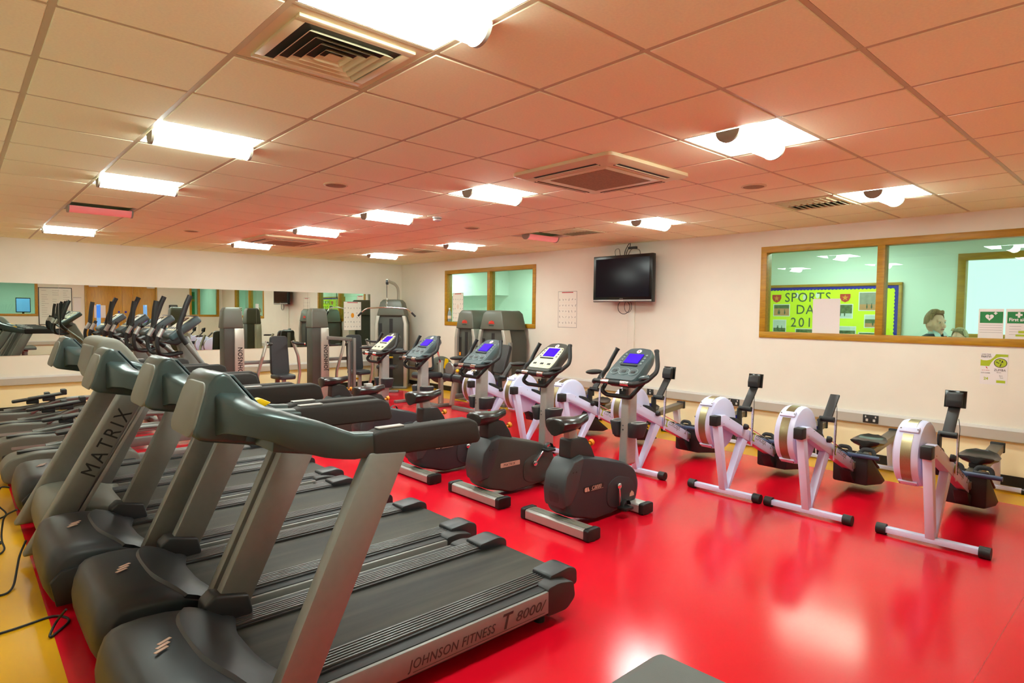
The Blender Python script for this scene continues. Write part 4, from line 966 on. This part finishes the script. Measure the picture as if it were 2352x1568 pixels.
# abductor machine with tan backed pads between the lat tower and the towers
t = thing('leg_curl_machine', 'leg curl machine, dark pads with a tan backboard, in front of the lat tower', 'weight machine', (6.04, 8.9, 0))
for (px, pz, lean) in ((0, .86, .2),):
    pad = rpoly([(-.17, -.26), (.17, -.26), (.15, .26), (-.15, .26)], .06)
    MB().loft([[(px + a * k + h_ * .12, -.02 + o + h_ * lean, pz + h_ * k) for a, h_ in pad] for k, o in ((.93, -.035), (1, -.02), (1, .02), (.93, .035))]).build('back_pad', 'leather', t)
    MB().loft([[(px + a * .62 + h_ * .12, -.02 + o + h_ * lean, pz - .04 + h_ * .62) for a, h_ in pad] for o in (-.05, -.037)]).build('backboard', 'label_cream', t)
MB().loft([[(-.1 + x * k, -.2 + y * k, z) for x, y in rpoly([(-.24, -.2), (.24, -.2), (.2, .2), (-.2, .2)], .09)] for k, z in ((.94, .5), (1, .52), (1, .56), (.92, .59))]).build('seat_pad', 'leather', t)
MB().bar((-.05, -.15, .04), (-.08, -.18, .5), .08, .08, (1, 0, 0)).build('seat_post', 'tower_silver', t, .008)
MB().bar((.12, -.32, .05), (.2, -.2, .78), .07, .07, (1, 0, 0)).build('front_post', 'tower_silver', t, .008)
MB().tube(fil([(.06, -.3, .95), (.12, -.28, .8), (.2, -.2, .72), (.2, -.1, .72)], .05), .015, 8).build('side_handle', 'chrome', t)
MB().lathe([(.22, -.015), (.24, 0), (.22, .015), (.16, .02), (.001, .02)], (.34, .0, .6), (.3, 1, 0), 30).build('cam_disc', 'tower_cap', t)
MB().prism(rpoly([(.38, .62), (.46, .6), (.47, .78), (.41, .8)], .02), -.06, -.03).build('warning_sticker', 'yellow_key', t)
MB().box(-.3, -.4, 0, .3, -.32, .05).build('front_foot', 'silver', t, .01)
MB().box(-.04, -.36, 0, .04, .5, .06).build('floor_beam', 'silver', t, .01)
MB().box(-.3, .45, 0, .3, .52, .05).build('rear_foot', 'silver', t, .01)
# free standing adjustable rack with incline pad
t = thing('cable_frame', 'slim silver cable frame left of the lat pulldown, near the mirror poster', 'weight machine', (5.05, 9.75, 0))
for k, dx in enumerate((0, .09)): MB().box(dx, 0, 0, dx + .045, .05, 1.15).build('upright', 'silver', t, .005)
MB().bar((.05, .02, 1.13), (-.45, -.12, 1.17), .05, .06).build('top_arm', 'silver', t, .006)
MB().tube(fil([(-.42, -.12, 1.14), (-.42, -.12, 1.05), (-.3, -.2, 1.05)], .04), .016, 8).build('grip', 'black', t)
MB().tube([(.02, -.01, 1.1), (.02, -.01, .1)], .004, 6).build('cable', 'black', t)
MB().prism(rpoly([(-.15, -.25), (.3, -.25), (.3, .3), (-.15, .3)], .05), 0, .05, 'z').build('base_plate', 'silver', t, .008)

# flat bench at the bottom edge
t = thing('weight_bench', 'dark grey padded bench end cut by the bottom edge of the photo', 'bench', (1.3, .35, 0))
pd = rpoly([(0, -.55), (.5, -.55), (.515, .3), (.49, .84), (.47, .85), (.03, .85), (0, .82)], .06)
MB().loft([[(x if k == 1 else .25 + (x - .25) * k, y if k == 1 else .15 + (y - .15) * k, z) for x, y in pd] for k, z in ((.97, .375), (1, .39), (1, .435), (.975, .45))]).build('bench_pad', 'leather_grey', t)
for y in (-.35, .62): 
    MB().box(.21, y, .05, .29, y + .08, .38).build('leg', 'silver', t, .006); MB().box(.0, y - .01, 0, .5, y + .09, .05).build('foot_bar', 'silver', t, .008)
MB().box(.2, -.4, .32, .3, .72, .38).build('bench_spine', 'silver', t, .006)
# ============================================================ WALL THINGS (right wall: u runs towards -y, seen from inside)
UY, UZ = V3((0, -1, 0)), V3((0, 0, 1))
def plate(name, x, ya, yb, z0, z1, m, parent=None, th=.003, bev=0.0):
    return MB().box(x - th, yb, z0, x, ya, z1).build(name, m, parent, bev)
# television
t = thing('television', 'black flat screen television on the right wall above the trunking drop', 'television', (7.33, 5.635, 2.14))
rz = .0
MB().prism(rpoly([(-.54, -.345), (.54, -.345), (.54, .345), (-.54, .345)], .012), -.045, .035, 'x').build('bezel', 'tv', t, .01)
MB().box(-.048, -.49, -.27, -.0455, .49, .3).build('screen', 'tv_screen', t)
MB().box(-.05, -.53, -.335, -.044, .53, -.31).build('lower_trim', 'alu', t, .002)
MB().box(-.0495, -.03, -.3, -.0455, .03, -.29).build('maker_plate', 'print_grey', t)
MB().box(-.0505, -.04, -.334, -.046, .04, -.316).build('status_plate', 'trunk_top', t)
MB().box(.03, -.2, -.15, .12, .2, .15).build('rear_housing', 'tv', t, .015)
MB().box(.115, -.12, -.2, .199, .12, .2).build('wall_bracket', 'black', t, .005)
def cab(pts, name='cable', m='black', r=.006): MB().tube(fil(pts, .06, 6), r, 8).build(name, m, t)
cab([(.05, .0, .34), (.1, .02, .42), (.12, -.02, .48), (.15, .0, .54)])
cab([(.05, .03, .34), (.09, .05, .42), (.13, .03, .5), (.15, .02, .53)])
cab([(.02, .08, .34), (.04, .12, .46), (.06, .22, .44), (.06, .2, .33)], 'signal_cable', 'rail_bronze')
cab([(.02, -.06, .34), (.04, -.1, .44), (.06, -.24, .42), (.05, -.26, .32)], 'signal_cable', 'rail_bronze')
MB().box(.02, -.2, .43, .06, -.05, .465).build('connector', 'black', t, .006)
m = [(.02 + .0 * k, .0 + .11 * math.cos(q), -.42 + .1 * math.sin(q)) for k, q in enumerate([2 * PI * i / 22 for i in range(22)])]
MB().tube(m, .005, 6, True).build('cable_loop', 'black', t)
MB().tube([(p[0] + .02, p[1] * .6 - .06, p[2] * .9 - .03) for p in m], .004, 6, True).build('cable_loop', 'black', t)
# power sockets in the trunking
for (ya, yb), lb in zip(((5.275, 5.165), (4.0, 3.85), (2.395, 2.24)), ('dark power socket on the trunking below the television', 'dark double socket on the trunking behind the third rower', 'dark double socket on the trunking below the wide window')):
    t = thing('power_socket', lb, 'socket', (7.472, (ya + yb) / 2, .492), 0, 'dark sockets on the right wall trunking')
    w_ = (ya - yb) / 2
    MB().box(-.008, -w_, -.045, .002, w_, .045).build('face_plate', 'dark', t, .003)
    for s in ((-1, 1) if w_ > .06 else (0,)):
        MB().box(-.010, s * .036 - .012, -.028, -.0075, s * .036 + .012, .0).build('outlet', 'trunk_top', t, .002)
        MB().box(-.012, s * .05 - .007, .014, -.0075, s * .05 + .007, .034).build('rocker', 'trunk_top', t, .002)
# training charts
def chart(name, label, mk, cols, rows, seed, head='print_red', blob='print_orange', W_=.42, H_=.62):
    """mk(u,v,h) maps chart coordinates to the wall"""
    rnd = random.Random(seed)
    def pnl(nm, u0, v0, u1, v1, h0, h1, m, par):
        ps = [mk(u, v, h) for h in (h0, h1) for u, v in ((u0, v0), (u1, v0), (u1, v1), (u0, v1))]
        return MB().add(ps, [(0, 3, 2, 1), (4, 5, 6, 7), (0, 1, 5, 4), (1, 2, 6, 5), (2, 3, 7, 6), (3, 0, 4, 7)]).build(nm, m, par, smooth=False)
    s = pnl(name, 0, 0, W_, H_, .0005, .002, 'paper_chart', None); tag(s, label, 'poster', 'exercise wall charts')
    for q_ in ((0, 0, .006, H_), (W_ - .006, 0, W_, H_), (.006, 0, W_ - .006, .006), (.006, H_ - .006, W_ - .006, H_)): pnl('border', *q_, .002, .0023, 'print_grey', s)
    pnl('heading', W_ * .2, H_ * .955, W_ * .8, H_ * .98, .002, .0024, head, s)
    mb = MB(); figs = MB()
    for r in range(rows):
        for c in range(cols):
            u, v = W_ * (c + .5) / cols, H_ * (.05 + .8 * (r + .5) / rows)
            if blob and abs(u - W_ / 2) < W_ * .12 and abs(v - H_ * .5) < H_ * .14: continue
            for k in range(2):
                a = rnd.uniform(.5, 2.6); L = H_ * rnd.uniform(.018, .034); du, dv = L * math.cos(a), L * math.sin(a); w2 = W_ * .008
                cu, cv = u + rnd.uniform(-.02, .02) * W_, v + rnd.uniform(-.01, .01) * H_
                ps = [mk(cu - du - w2, cv - dv, .0022), mk(cu - du + w2, cv - dv, .0022), mk(cu + du + w2, cv + dv, .0022), mk(cu + du - w2, cv + dv, .0022)]
                figs.add(ps, [(0, 1, 2, 3)])
        v = H_ * (.05 + .8 * r / rows)
        ps = [mk(W_ * .06, v, .0021), mk(W_ * .94, v, .0021), mk(W_ * .94, v + .0025, .0021), mk(W_ * .06, v + .0025, .0021)]; mb.add(ps, [(0, 1, 2, 3)])
    figs.build('printed_figures', 'print_grey', s, fix=False, smooth=False, kind='stuff'); mb.build('ruled_lines', 'print_pale', s, fix=False, smooth=False, kind='stuff')
    if blob:
        ps = [mk(W_ / 2 + W_ * .09 * math.cos(q), H_ * .52 + H_ * .085 * math.sin(q), h) for h in (.002, .0023) for q in [2 * PI * i / 16 for i in range(16)]]
        MB().add(ps, [tuple(range(16, 32))] + [(i, (i + 1) % 16, (i + 1) % 16 + 16, i + 16) for i in range(16)]).build('centre_figure', blob, s, smooth=False)
chart('wall_chart', 'tall exercise chart on the wall between the small window and the television', lambda u, v, h: (X1 - h, 7.14 - u, 1.385 + v), 6, 5, 3, blob=None, W_=.42, H_=.6)
chart('wall_chart', 'exercise chart stuck inside the left pane of the small window', lambda u, v, h: (X1 + .055 - h, 10.17 - u, 1.43 + v), 6, 5, 5, blob='print_pale', W_=.36, H_=.58)
chart('wall_chart', 'exercise chart with an orange centre stuck on the mirror', lambda u, v, h: (6.1 + u, Y1 - .0075 - h, 1.21 + v), 6, 5, 7, W_=.41, H_=.61)
# drinks bottle on the small window sill
t = thing('drinks_bottle', 'clear drinks bottle standing on the sill of the small window', 'bottle', (X1 + .02, 10.23, 1.425))
MB().lathe([(.035, 0), (.037, .02), (.036, .16), (.028, .2), (.014, .23), (.013, .25)], (0, 0, 0), n=18).build('body', 'console_pad', t)
MB().lathe([(.0365, .06), (.0375, .062), (.0375, .12), (.0365, .122)], (0, 0, 0), n=18).build('label_band', 'print_pale', t)
MB().cyl((0, 0, .25), (0, 0, .28), .016, 14).build('cap', 'paper', t)
# dance poster
def wallpoly(mb, pts, x, th=.0006):     # pts in (u, z), u to the right
    return mb.prism([(-u, z) for u, z in pts], x - th, x, 'x')
px, py, pz = X1 - .0022, 1.372, .968
s = MB().box(X1 - .0022, py - .215, pz, X1 - .0003, py, pz + .307).build('dance_poster', 'paper'); tag(s, 'white and lime dance class poster under the wide window', 'poster')
U = lambda u, v: (u - py, pz + v)
for q_ in ([U(.0, .18), U(.07, .18), U(.085, .215), U(.105, .245), U(.13, .265), U(.16, .275), U(.213, .275), U(.213, .3), U(.12, .3), U(.105, .27), U(.08, .245), U(.05, .235), U(.02, .235), U(.0, .242)], [U(.13, .02), U(.2, .02), U(.2, .045), U(.13, .045)]):
    m = MB(); wallpoly(m, q_, px); m.build('lime_shape', 'print_lime', s, smooth=False)
ell = lambda cx, cy, a, b_, n=28: [U(cx + a * math.cos(2 * PI * k / n), cy + b_ * math.sin(2 * PI * k / n)) for k in range(n)]
m = MB(); wallpoly(m, ell(.157, .215, .052, .046), px - .0006); m.build('logo_rim', 'print_black', s, smooth=False)
m = MB(); wallpoly(m, ell(.157, .215, .047, .041), px - .0012); m.build('logo_disc', 'print_lime', s, smooth=False)
m = MB(); wallpoly(m, ell(.153, .238, .006, .006, 12), px - .0018); wallpoly(m, [U(.12, .222), U(.145, .208), U(.15, .212), U(.124, .228)], px - .0018); wallpoly(m, [U(.168, .238), U(.173, .24), U(.18, .215), U(.172, .222), U(.162, .215), U(.165, .205), U(.158, .18), U(.15, .182), U(.157, .2)], px - .0018)
m.build('logo_figure', 'print_black', s, smooth=False)
tx = lambda txt, size, u, v, mt, **k: MB().text(txt, size, (px - .0012, py - u, pz + v), UY, UZ, .0004, **k).build('lettering', mt, s, fix=False, smooth=False)
tx('JOIN THE', .02, .008, .286, 'print_grey', sx=.85); tx('PARTY!', .026, .004, .262, 'print_black', sx=.95, bold=.0003); tx('ZUMBA', .03, .108, .135, 'print_black', space=1.05, fit=.092); tx('fitness', .014, .13, .118, 'print_grey')
tx('up to dance', .013, .012, .135, 'print_red'); tx('GYM CLASSES', .012, .006, .108, 'print_black'); tx('6pm', .016, .15, .085, 'print_grey'); tx('7pm', .016, .155, .066, 'print_grey'); tx('24', .036, .03, .045, 'print_lime', bold=.0012)
m = MB(); wallpoly(m, [U(.04, .175), U(.05, .158), U(.062, .153), U(.055, .16), U(.052, .172)], px); m.build('crescent', 'print_red', s, smooth=False)
# papers on the wide window
gx = X1 + .054
s = MB().box(gx - .001, 2.715, 1.42, gx, 3.02, 1.825).build('window_notice', 'paper'); tag(s, 'blank white sheet stuck on the left pane of the wide window', 'notice')
def sign(label, y0, w_, heart):
    s = MB().box(gx - .002, y0 - w_, 1.42, gx, y0, 1.71).build('safety_sign', 'paper'); tag(s, label, 'sign', 'green safety signs in the wide window')
    x = gx - .002
    pp = lambda pts, mt, nm, par, d=.0006: wallpoly(MB(), [(u - y0, 1.42 + v) for u, v in pts], x - d + .0006).build(nm, mt, par, smooth=False)
    g = pp([(.012, .15), (w_ - .006, .15), (w_ - .006, .262), (.012, .262)], 'green_sign', 'green_panel', s)
    plus = lambda cx, cy, a, b_: [(cx - b_, cy - a), (cx + b_, cy - a), (cx + b_, cy - b_), (cx + a, cy - b_), (cx + a, cy + b_), (cx + b_, cy + b_), (cx + b_, cy + a), (cx - b_, cy + a), (cx - b_, cy + b_), (cx - a, cy + b_), (cx - a, cy - b_), (cx - b_, cy - b_)]
    if heart:
        h = [(.088 + .0022 * 16 * math.sin(q) ** 3 * .95, .208 + .0022 * (13 * math.cos(q) - 5 * math.cos(2 * q) - 2 * math.cos(3 * q) - math.cos(4 * q))) for q in [2 * PI * k / 32 for k in range(32)]]
        pp(h, 'paper', 'heart', g, .0012); pp([(.086, .19), (.096, .21), (.09, .21), (.092, .226), (.081, .206), (.087, .206)], 'green_sign', 'bolt', g, .0018); pp(plus(.135, .247, .014, .005), 'paper', 'cross', g, .0012)
        m = MB()
        for k in range(4): wallpoly(m, [(.012 - y0, 1.42 + .128 - k * .024), (w_ - .01 - y0, 1.42 + .128 - k * .024), (w_ - .01 - y0, 1.42 + .1305 - k * .024), (.012 - y0, 1.42 + .1305 - k * .024)], x)
        m.build('ruled_lines', 'print_grey', s, smooth=False)
    else:
        pp(plus(.1, .232, .026, .009), 'paper', 'cross', g, .0012)
        MB().text('First aid', .044, (x - .0012, y0 - .025, 1.42 + .172), UY, UZ, .0004, sx=.92, bold=.001).build('lettering', 'paper', g, fix=False, smooth=False)
        m = MB()
        for k in range(4):
            v = .12 - .026 * k; wallpoly(m, [(.03 - y0, 1.42 + v), (.12 - y0, 1.42 + v), (.12 - y0, 1.422 + v), (.03 - y0, 1.422 + v)], x)
        m.build('ruled_lines', 'print_grey', s, smooth=False)
        m = MB(); wallpoly(m, [(.1 - y0, 1.42 + .055), (w_ - .03 - y0, 1.42 + .055), (w_ - .03 - y0, 1.42 + .08), (.1 - y0, 1.42 + .08)], x); wallpoly(m, [(.08 - y0, 1.42 + .025), (w_ - .03 - y0, 1.42 + .025), (w_ - .03 - y0, 1.42 + .045), (.08 - y0, 1.42 + .045)], x)
        m.build('highlight_bars', 'print_lime', s, smooth=False)
sign('green defibrillator sign with a white heart in the wide window', 1.415, .2, True)
sign('green First aid sign at the right edge of the wide window', 1.2, .27, False)

# sports day board in the corridor
BX = CX - .03
t = thing('notice_board', 'yellow SPORTS DAY notice board with blue border seen through the wide window', 'notice board', (BX, 0, 0))
MB().box(-.005, 2.68, .9, .029, 5.2, 2.065).build('backing', 'lime_board', t)
for (y0, y1, z0, z1) in ((2.64, 5.24, 2.055, 2.095), (2.64, 5.24, .87, .91), (2.64, 2.68, .91, 2.055), (5.2, 5.24, .91, 2.055)):
    MB().box(-.025, y0, z0, .029, y1, z1).build('frame_rail', 'oak', t, .004)
def scallop(a0, a1, step, n=6):
    out = []; k = int(round((a1 - a0) / step))
    for i in range(k):
        for j in range(n):
            q = j / n; out.append((a0 + (i + q) * (a1 - a0) / k, .012 * abs(math.sin(PI * q))))
    out.append((a1, 0)); return out
sc = scallop(2.73, 5.15, .05)
m = MB().prism([(2.68, 2.055)] + [(2.68, 2.005)] + [(y, 2.005 + d) for y, d in sc] + [(5.2, 2.005), (5.2, 2.055)], -.009, -.005, 'x'); m.build('blue_border', 'blue_board', t, smooth=False)
sc = scallop(.95, 2.0, .05)
m = MB().prism([(2.68, .91)] + [(2.735, .91)] + [(2.735 - d, z) for z, d in sc] + [(2.735, 2.005), (2.68, 2.005)], -.009, -.005, 'x'); m.build('blue_border', 'blue_board', t, smooth=False)
m = MB().prism([(5.15, .91), (5.2, .91), (5.2, 2.005), (5.15, 2.005)], -.009, -.005, 'x'); m.build('blue_border', 'blue_board', t, smooth=False)
for txt, y, z, sz, sp in (('SPORTS', 4.235, 1.835, .2, 1.1), ('DAY', 4.06, 1.65, .2, 1.12), ('201', 4.135, 1.455, .2, 1.28)):
    m = MB().text(txt, sz, (-.0075, y, z), UY, UZ, .0015, space=sp, sx=.92); m.build('lettering', 'letter_green', t, fix=False, smooth=False)
m = MB()
for (y, z) in ((4.065, 1.93), (3.945, 1.9), (3.76, 1.93)): m.ball((-.0055, y - .012, z), (.002, .03, .045), 12, 6)
m.build('letter_backing', 'paper', t, kind='stuff')
for y in (4.36, 3.36):
    sh = MB().prism([(y - .07, 1.945), (y + .07, 1.945), (y + .07, 1.89), (y + .045, 1.845), (y, 1.825), (y - .045, 1.845), (y - .07, 1.89)], -.009, -.005, 'x').build('crest', 'tower_red', t, smooth=False)
    MB().prism([(y + (.045 if k % 2 == 0 else .018) * math.sin(2 * PI * k / 10), 1.89 + (.045 if k % 2 == 0 else .018) * math.cos(2 * PI * k / 10)) for k in range(10)], -.011, -.009, 'x').build('crest_star', 'print_orange', sh, smooth=False)
M['photo_sky'] = mat('photo_sky', (200, 208, 206), .4, var=.05)
M['photo_green'] = mat('photo_trees', (82, 104, 62), .4, var=.5, vscale=30)
M['photo_track'] = mat('photo_track', (196, 136, 96), .4, var=.1, vscale=20)
M['photo_grey'] = mat('photo_house', (150, 146, 134), .4, var=.15, vscale=20)
for y1, y0, z1, z0, ly in ((4.41, 4.15, 1.8, 1.61, 'gtt'), (4.41, 4.2, 1.56, 1.36, 'ssg'), (4.06, 3.75, 1.43, 1.25, 'ggt'), (3.5, 3.25, 1.8, 1.59, 'ggs'), (3.18, 2.88, 1.97, 1.7, 'hht'), (3.1, 2.86, 1.65, 1.46, 'sgt'), (3.46, 3.2, 1.48, 1.3, 'sgt'), (3.17, 2.86, 1.4, 1.2, 'ghg')):
    pcard = MB().box(-.0075, y0, z0, -.005, y1, z1).build('photo_print', 'paper', t, smooth=False)
    hh = (z1 - z0 - .024) / 3
    for k, c in enumerate(ly):
        MB().box(-.0082, y0 + .012, z1 - .012 - hh * (k + 1), -.0075, y1 - .012, z1 - .012 - hh * k).build('photo_band', {'s': 'photo_sky', 'g': 'photo_green', 't': 'photo_track', 'h': 'photo_grey'}[c], pcard, smooth=False)
    m = MB(); rr = random.Random(int(y1 * 100))
    for k in range(3):
        yy = y0 + .05 + rr.random() * (y1 - y0 - .1); zz = z0 + .03; m.ball((-.0082, yy, zz + .03), (.0008, .01, .03), 8, 5); m.ball((-.0082, yy, zz + .068), (.0008, .007, .008), 8, 5)
    m.build('photo_people', 'letter_green', pcard, kind='stuff')

# back wall things seen in the mirror
t = thing('whiteboard', 'whiteboard with faint writing reflected at the left of the mirror', 'whiteboard', (2.44, Y0, 1.67))
MB().box(-.42, .002, -.58, .42, .014, .58).build('writing_surface', 'wb', t)
for (a, b_, c, d_) in ((-.44, -.42, -.6, .6), (.42, .44, -.6, .6), (-.42, .42, -.6, -.58), (-.42, .42, .58, .6)): MB().box(a, .001, c, b_, .022, d_).build('frame_rail', 'dark', t, .002)
m = MB(); rr = random.Random(9)
for k in range(13):
    for s in (-.36, -.08, .2):
        if rr.random() < .7: m.box(s, .014, .5 - k * .07, s + rr.uniform(.08, .2), .0145, .507 - k * .07)
m.build('pen_marks', 'print_grey', t, smooth=False, kind='stuff')
t = thing('towel_dispenser', 'black wall dispenser beside the oak double door, seen in the mirror', 'dispenser', (5.85, Y0, 1.62))
MB().prism(rpoly([(-.13, -.15), (.13, -.15), (.13, .15), (-.13, .15)], .03), .002, .12).build('casing', 'black', t, .015)
MB().box(-.1, .12, .1, .1, .124, .11).build('lid_seam', 'trunk_top', t)
t = thing('wall_notice_frame', 'small framed notice between whiteboard and door, seen in the mirror', 'notice', (3.02, Y0, 1.75))
MB().box(-.1, .002, -.2, .1, .01, .2).build('sheet', 'paper', t)
MB().box(-.11, .002, .2, .11, .02, .22).build('top_rail', 'alu', t, .003)
t = thing('office_screen', 'bright blue monitor behind the window left of the whiteboard, in the mirror', 'monitor', (1.75, -2.6, 1.45))
MB().box(-.2, -.02, 0, .2, .02, .5).build('casing', 'gloss_black', t, .008); MB().box(-.18, .02, .03, .18, .024, .47).build('screen', 'corr_blue', t); MB().box(-.03, -.05, -.72, .03, .0, .02).build('stand', 'black', t, .004); MB().box(-.15, -.12, -1.45, .15, .1, -.7).build('pedestal', 'dark', t, .01)
t = thing('office_board', 'dark green pinned board behind the back right window, in the mirror', 'notice board', (6.7, OY + .03, 1.75))
MB().box(-.9, -.02, -.6, .9, .0, .6).build('backing', 'green_sign', t); MB().box(-.5, .0, -.3, -.1, .004, .1).build('sheet', 'lime_board', t); MB().box(.1, .0, -.35, .5, .004, .2).build('sheet', 'paper', t); MB().box(-.9, .0, .2, .9, .006, .3).build('strip', 'oak', t)

# ============================================================ PEOPLE in the corridor
def capsule(m, a, b, r0, r1, n=14):
    a, b = V3(a), V3(b); m.tube([a, b], [r0, r1], n); m.ball(tuple(a), r0, n, 8); m.ball(tuple(b), r1, n, 8)
def person(label, loc, rz, hgt, hairm, head_turn=0.0, tie=True):
    k = hgt / 1.7
    t = thing('person', label, 'person', loc, rz, 'two pupils in the corridor')
    b = MB(); S = lambda p: (p[0] * k, p[1] * k, p[2] * k)
    hd = 1.56
    b.ball(S((0, .0, hd)), (.077 * k, .098 * k, .118 * k), 24, 16)            # skull (faces +y)
    b.ball(S((0, .03, hd - .065)), (.058 * k, .068 * k, .07 * k), 18, 12)     # jaw
    b.ball(S((0, .075, hd - .115)), (.022 * k, .022 * k, .018 * k), 12, 8)    # chin
    b.tube([S((0, .09, hd + .01)), S((0, .112, hd - .035))], [.011 * k, .017 * k], 10); b.ball(S((0, .108, hd - .036)), .017 * k, 10, 7)   # nose
    for s in (-1, 1):
        b.ball(S((s * .079, -.005, hd - .015)), (.012 * k, .024 * k, .034 * k), 12, 8)      # ears
        b.ball(S((s * .034, .083, hd + .024)), (.028 * k, .016 * k, .01 * k), 10, 7)        # brows
        b.ball(S((s * .045, .06, hd - .035)), (.03 * k, .03 * k, .03 * k), 10, 7)           # cheeks
    capsule(b, S((0, -.01, 1.36)), S((0, 0, 1.48)), .058 * k, .052 * k)
    capsule(b, S((-.13, 0, 1.34)), S((.13, 0, 1.34)), .075 * k, .075 * k)
    b.loft([[S((w_ * math.cos(a), d_ * math.sin(a), z)) for a in [2 * PI * i / 20 for i in range(20)]] for z, w_, d_ in ((.86, .15, .1), (.95, .155, .105), (1.1, .14, .095), (1.25, .17, .11), (1.36, .15, .09), (1.4, .07, .06))])
    for s in (-1, 1):
        capsule(b, S((s * .2, 0, 1.33)), S((s * .24, -.02, 1.07)), .05 * k, .04 * k); capsule(b, S((s * .24, -.02, 1.07)), S((s * .24, .06, .84)), .039 * k, .028 * k)
        b.ball(S((s * .24, .075, .79)), (.02 * k, .036 * k, .05 * k), 12, 8)
        for f in range(4): 
            y = .105 - .022 * f; capsule(b, S((s * .24, y, .755)), S((s * .238, y + .004, .722 - (.006 if f in (1, 2) else 0))), .0095 * k, .009 * k, 8); capsule(b, S((s * .238, y + .004, .722)), S((s * .23, y - .004, .695 + (.006 if f in (0, 3) else 0))), .009 * k, .0075 * k, 8)
        capsule(b, S((s * .235, .105, .8)), S((s * .225, .125, .76)), .0105 * k, .009 * k, 8)
        capsule(b, S((s * .085, 0, .88)), S((s * .09, .01, .47)), .085 * k, .058 * k); capsule(b, S((s * .09, .01, .47)), S((s * .09, -.01, .08)), .055 * k, .035 * k)
        capsule(b, S((s * .09, -.03, .04)), S((s * .1, .13, .035)), .038 * k, .032 * k)
    body = b.build('body', 'skin', t)
    rm = body.modifiers.new('join', 'REMESH'); rm.mode = 'VOXEL'; rm.voxel_size = .0075; rm.use_smooth_shade = True
    sm = body.modifiers.new('smooth', 'SMOOTH'); sm.factor = .5; sm.iterations = 4
    for s in (-1, 1):
        MB().ball(S((s * .033, .088, hd + .004)), (.011 * k, .009 * k, .007 * k), 10, 7).build('eye', 'paper', t); MB().ball(S((s * .033, .094, hd + .004)), (.006 * k, .005 * k, .006 * k), 10, 7).build('pupil', 'eye', t)
    MB().ball(S((0, .095, hd - .07)), (.025 * k, .012 * k, .008 * k), 12, 7).build('mouth', 'lips', t)
    # hair cap with a tufted fringe
    h = MB(); rr = random.Random(3)
    rings = []
    for i in range(9):
        ph = PI * .5 * i / 8 * 1.12
        ring = []
        for j in range(28):
            a = 2 * PI * j / 28; fr = math.sin(a)
            lim = ph * (1.0 if fr < .1 else (.8 if fr < .5 else .5))
            rr_ = 1.1 + .05 * rr.random()
            ring.append(S((.08 * rr_ * math.sin(lim) * math.cos(a), -.006 + .1 * rr_ * math.sin(lim) * math.sin(a), hd + .012 + .125 * rr_ * math.cos(lim))))
        rings.append(ring)
    rings[0] = [S((.004 * math.cos(2 * PI * j / 28), .004 * math.sin(2 * PI * j / 28), hd + .15)) for j in range(28)]
    h.loft(rings)
    for q in range(16):
        a = PI * (.12 + .76 * q / 15); c = S((.064 * math.cos(a), .07 * math.sin(a), hd + .105)); e = S((.074 * math.cos(a) + .02, .09 * math.sin(a), hd + .098 + .02 * rr.random()))
        h.tube([c, tuple((V3(c) + V3(e)) / 2 + V3((0, 0, .018 * k))), e], [.017 * k, .014 * k, .004 * k], 7)
    h.build('hair', hairm, t)
    # clothes: jacket, sleeves, shirt collar, trousers, shoes
    j = MB().loft([[S((w_ * math.cos(a), d_ * math.sin(a) + .002, z)) for a in [2 * PI * i / 24 for i in range(24)]] for z, w_, d_ in ((.82, .178, .128), (.95, .176, .124), (1.1, .162, .115), (1.26, .2, .132), (1.36, .205, .108), (1.415, .15, .085), (1.44, .08, .074))])
    jk = j.build('jacket', 'blazer', t)
    for s in (-1, 1):
        m = MB(); m.tube([S((s * .17, 0, 1.375)), S((s * .215, 0, 1.32)), S((s * .248, -.02, 1.07)), S((s * .246, .055, .86))], [.06 * k, .066 * k, .052 * k, .042 * k], 14); m.build('sleeve', 'blazer', t)
        m = MB().loft([[S((s * .02, .09, 1.44)), S((s * .06, .078, 1.46)), S((s * .062, .03, 1.485)), S((s * .03, .06, 1.47))], [S((s * .012, .115, 1.36)), S((s * .03, .125, 1.37)), S((s * .09, .09, 1.42)), S((s * .06, .09, 1.42))]]); m.build('collar', 'shirt', t)
        m = MB(); m.tube([S((s * .085, 0, .92)), S((s * .09, .01, .47)), S((s * .09, -.008, .07))], [.105 * k, .078 * k, .062 * k], 16); m.build('trouser_leg', 'trouser', t)
        m = MB(); m.ball(S((s * .095, .05, .045)), (.048 * k, .135 * k, .045 * k), 16, 10); m.build('shoe', 'black', t)
    m = MB().loft([[S((.058 * math.cos(a), -.004 + .06 * math.sin(a), z)) for a in [2 * PI * i / 20 for i in range(20)]] for z in (1.42, 1.465)]); m.build('shirt_neck', 'shirt', t)
    if tie: MB().prism([(-.02 * k, 1.42 * k), (.02 * k, 1.42 * k), (.03 * k, 1.2 * k), (0, 1.15 * k), (-.03 * k, 1.2 * k)], .128 * k, .134 * k).build('tie', 'tower_red', t)
    return t
person('brown haired boy in a navy blazer standing behind the wide window', (7.98, 1.875, 0), math.radians(150), 1.70, 'hair')
person('shorter fair haired pupil behind the wide window, beside the boy in navy', (8.6, 1.775, 0), math.radians(75), 1.50, 'hair_blond', tie=False)
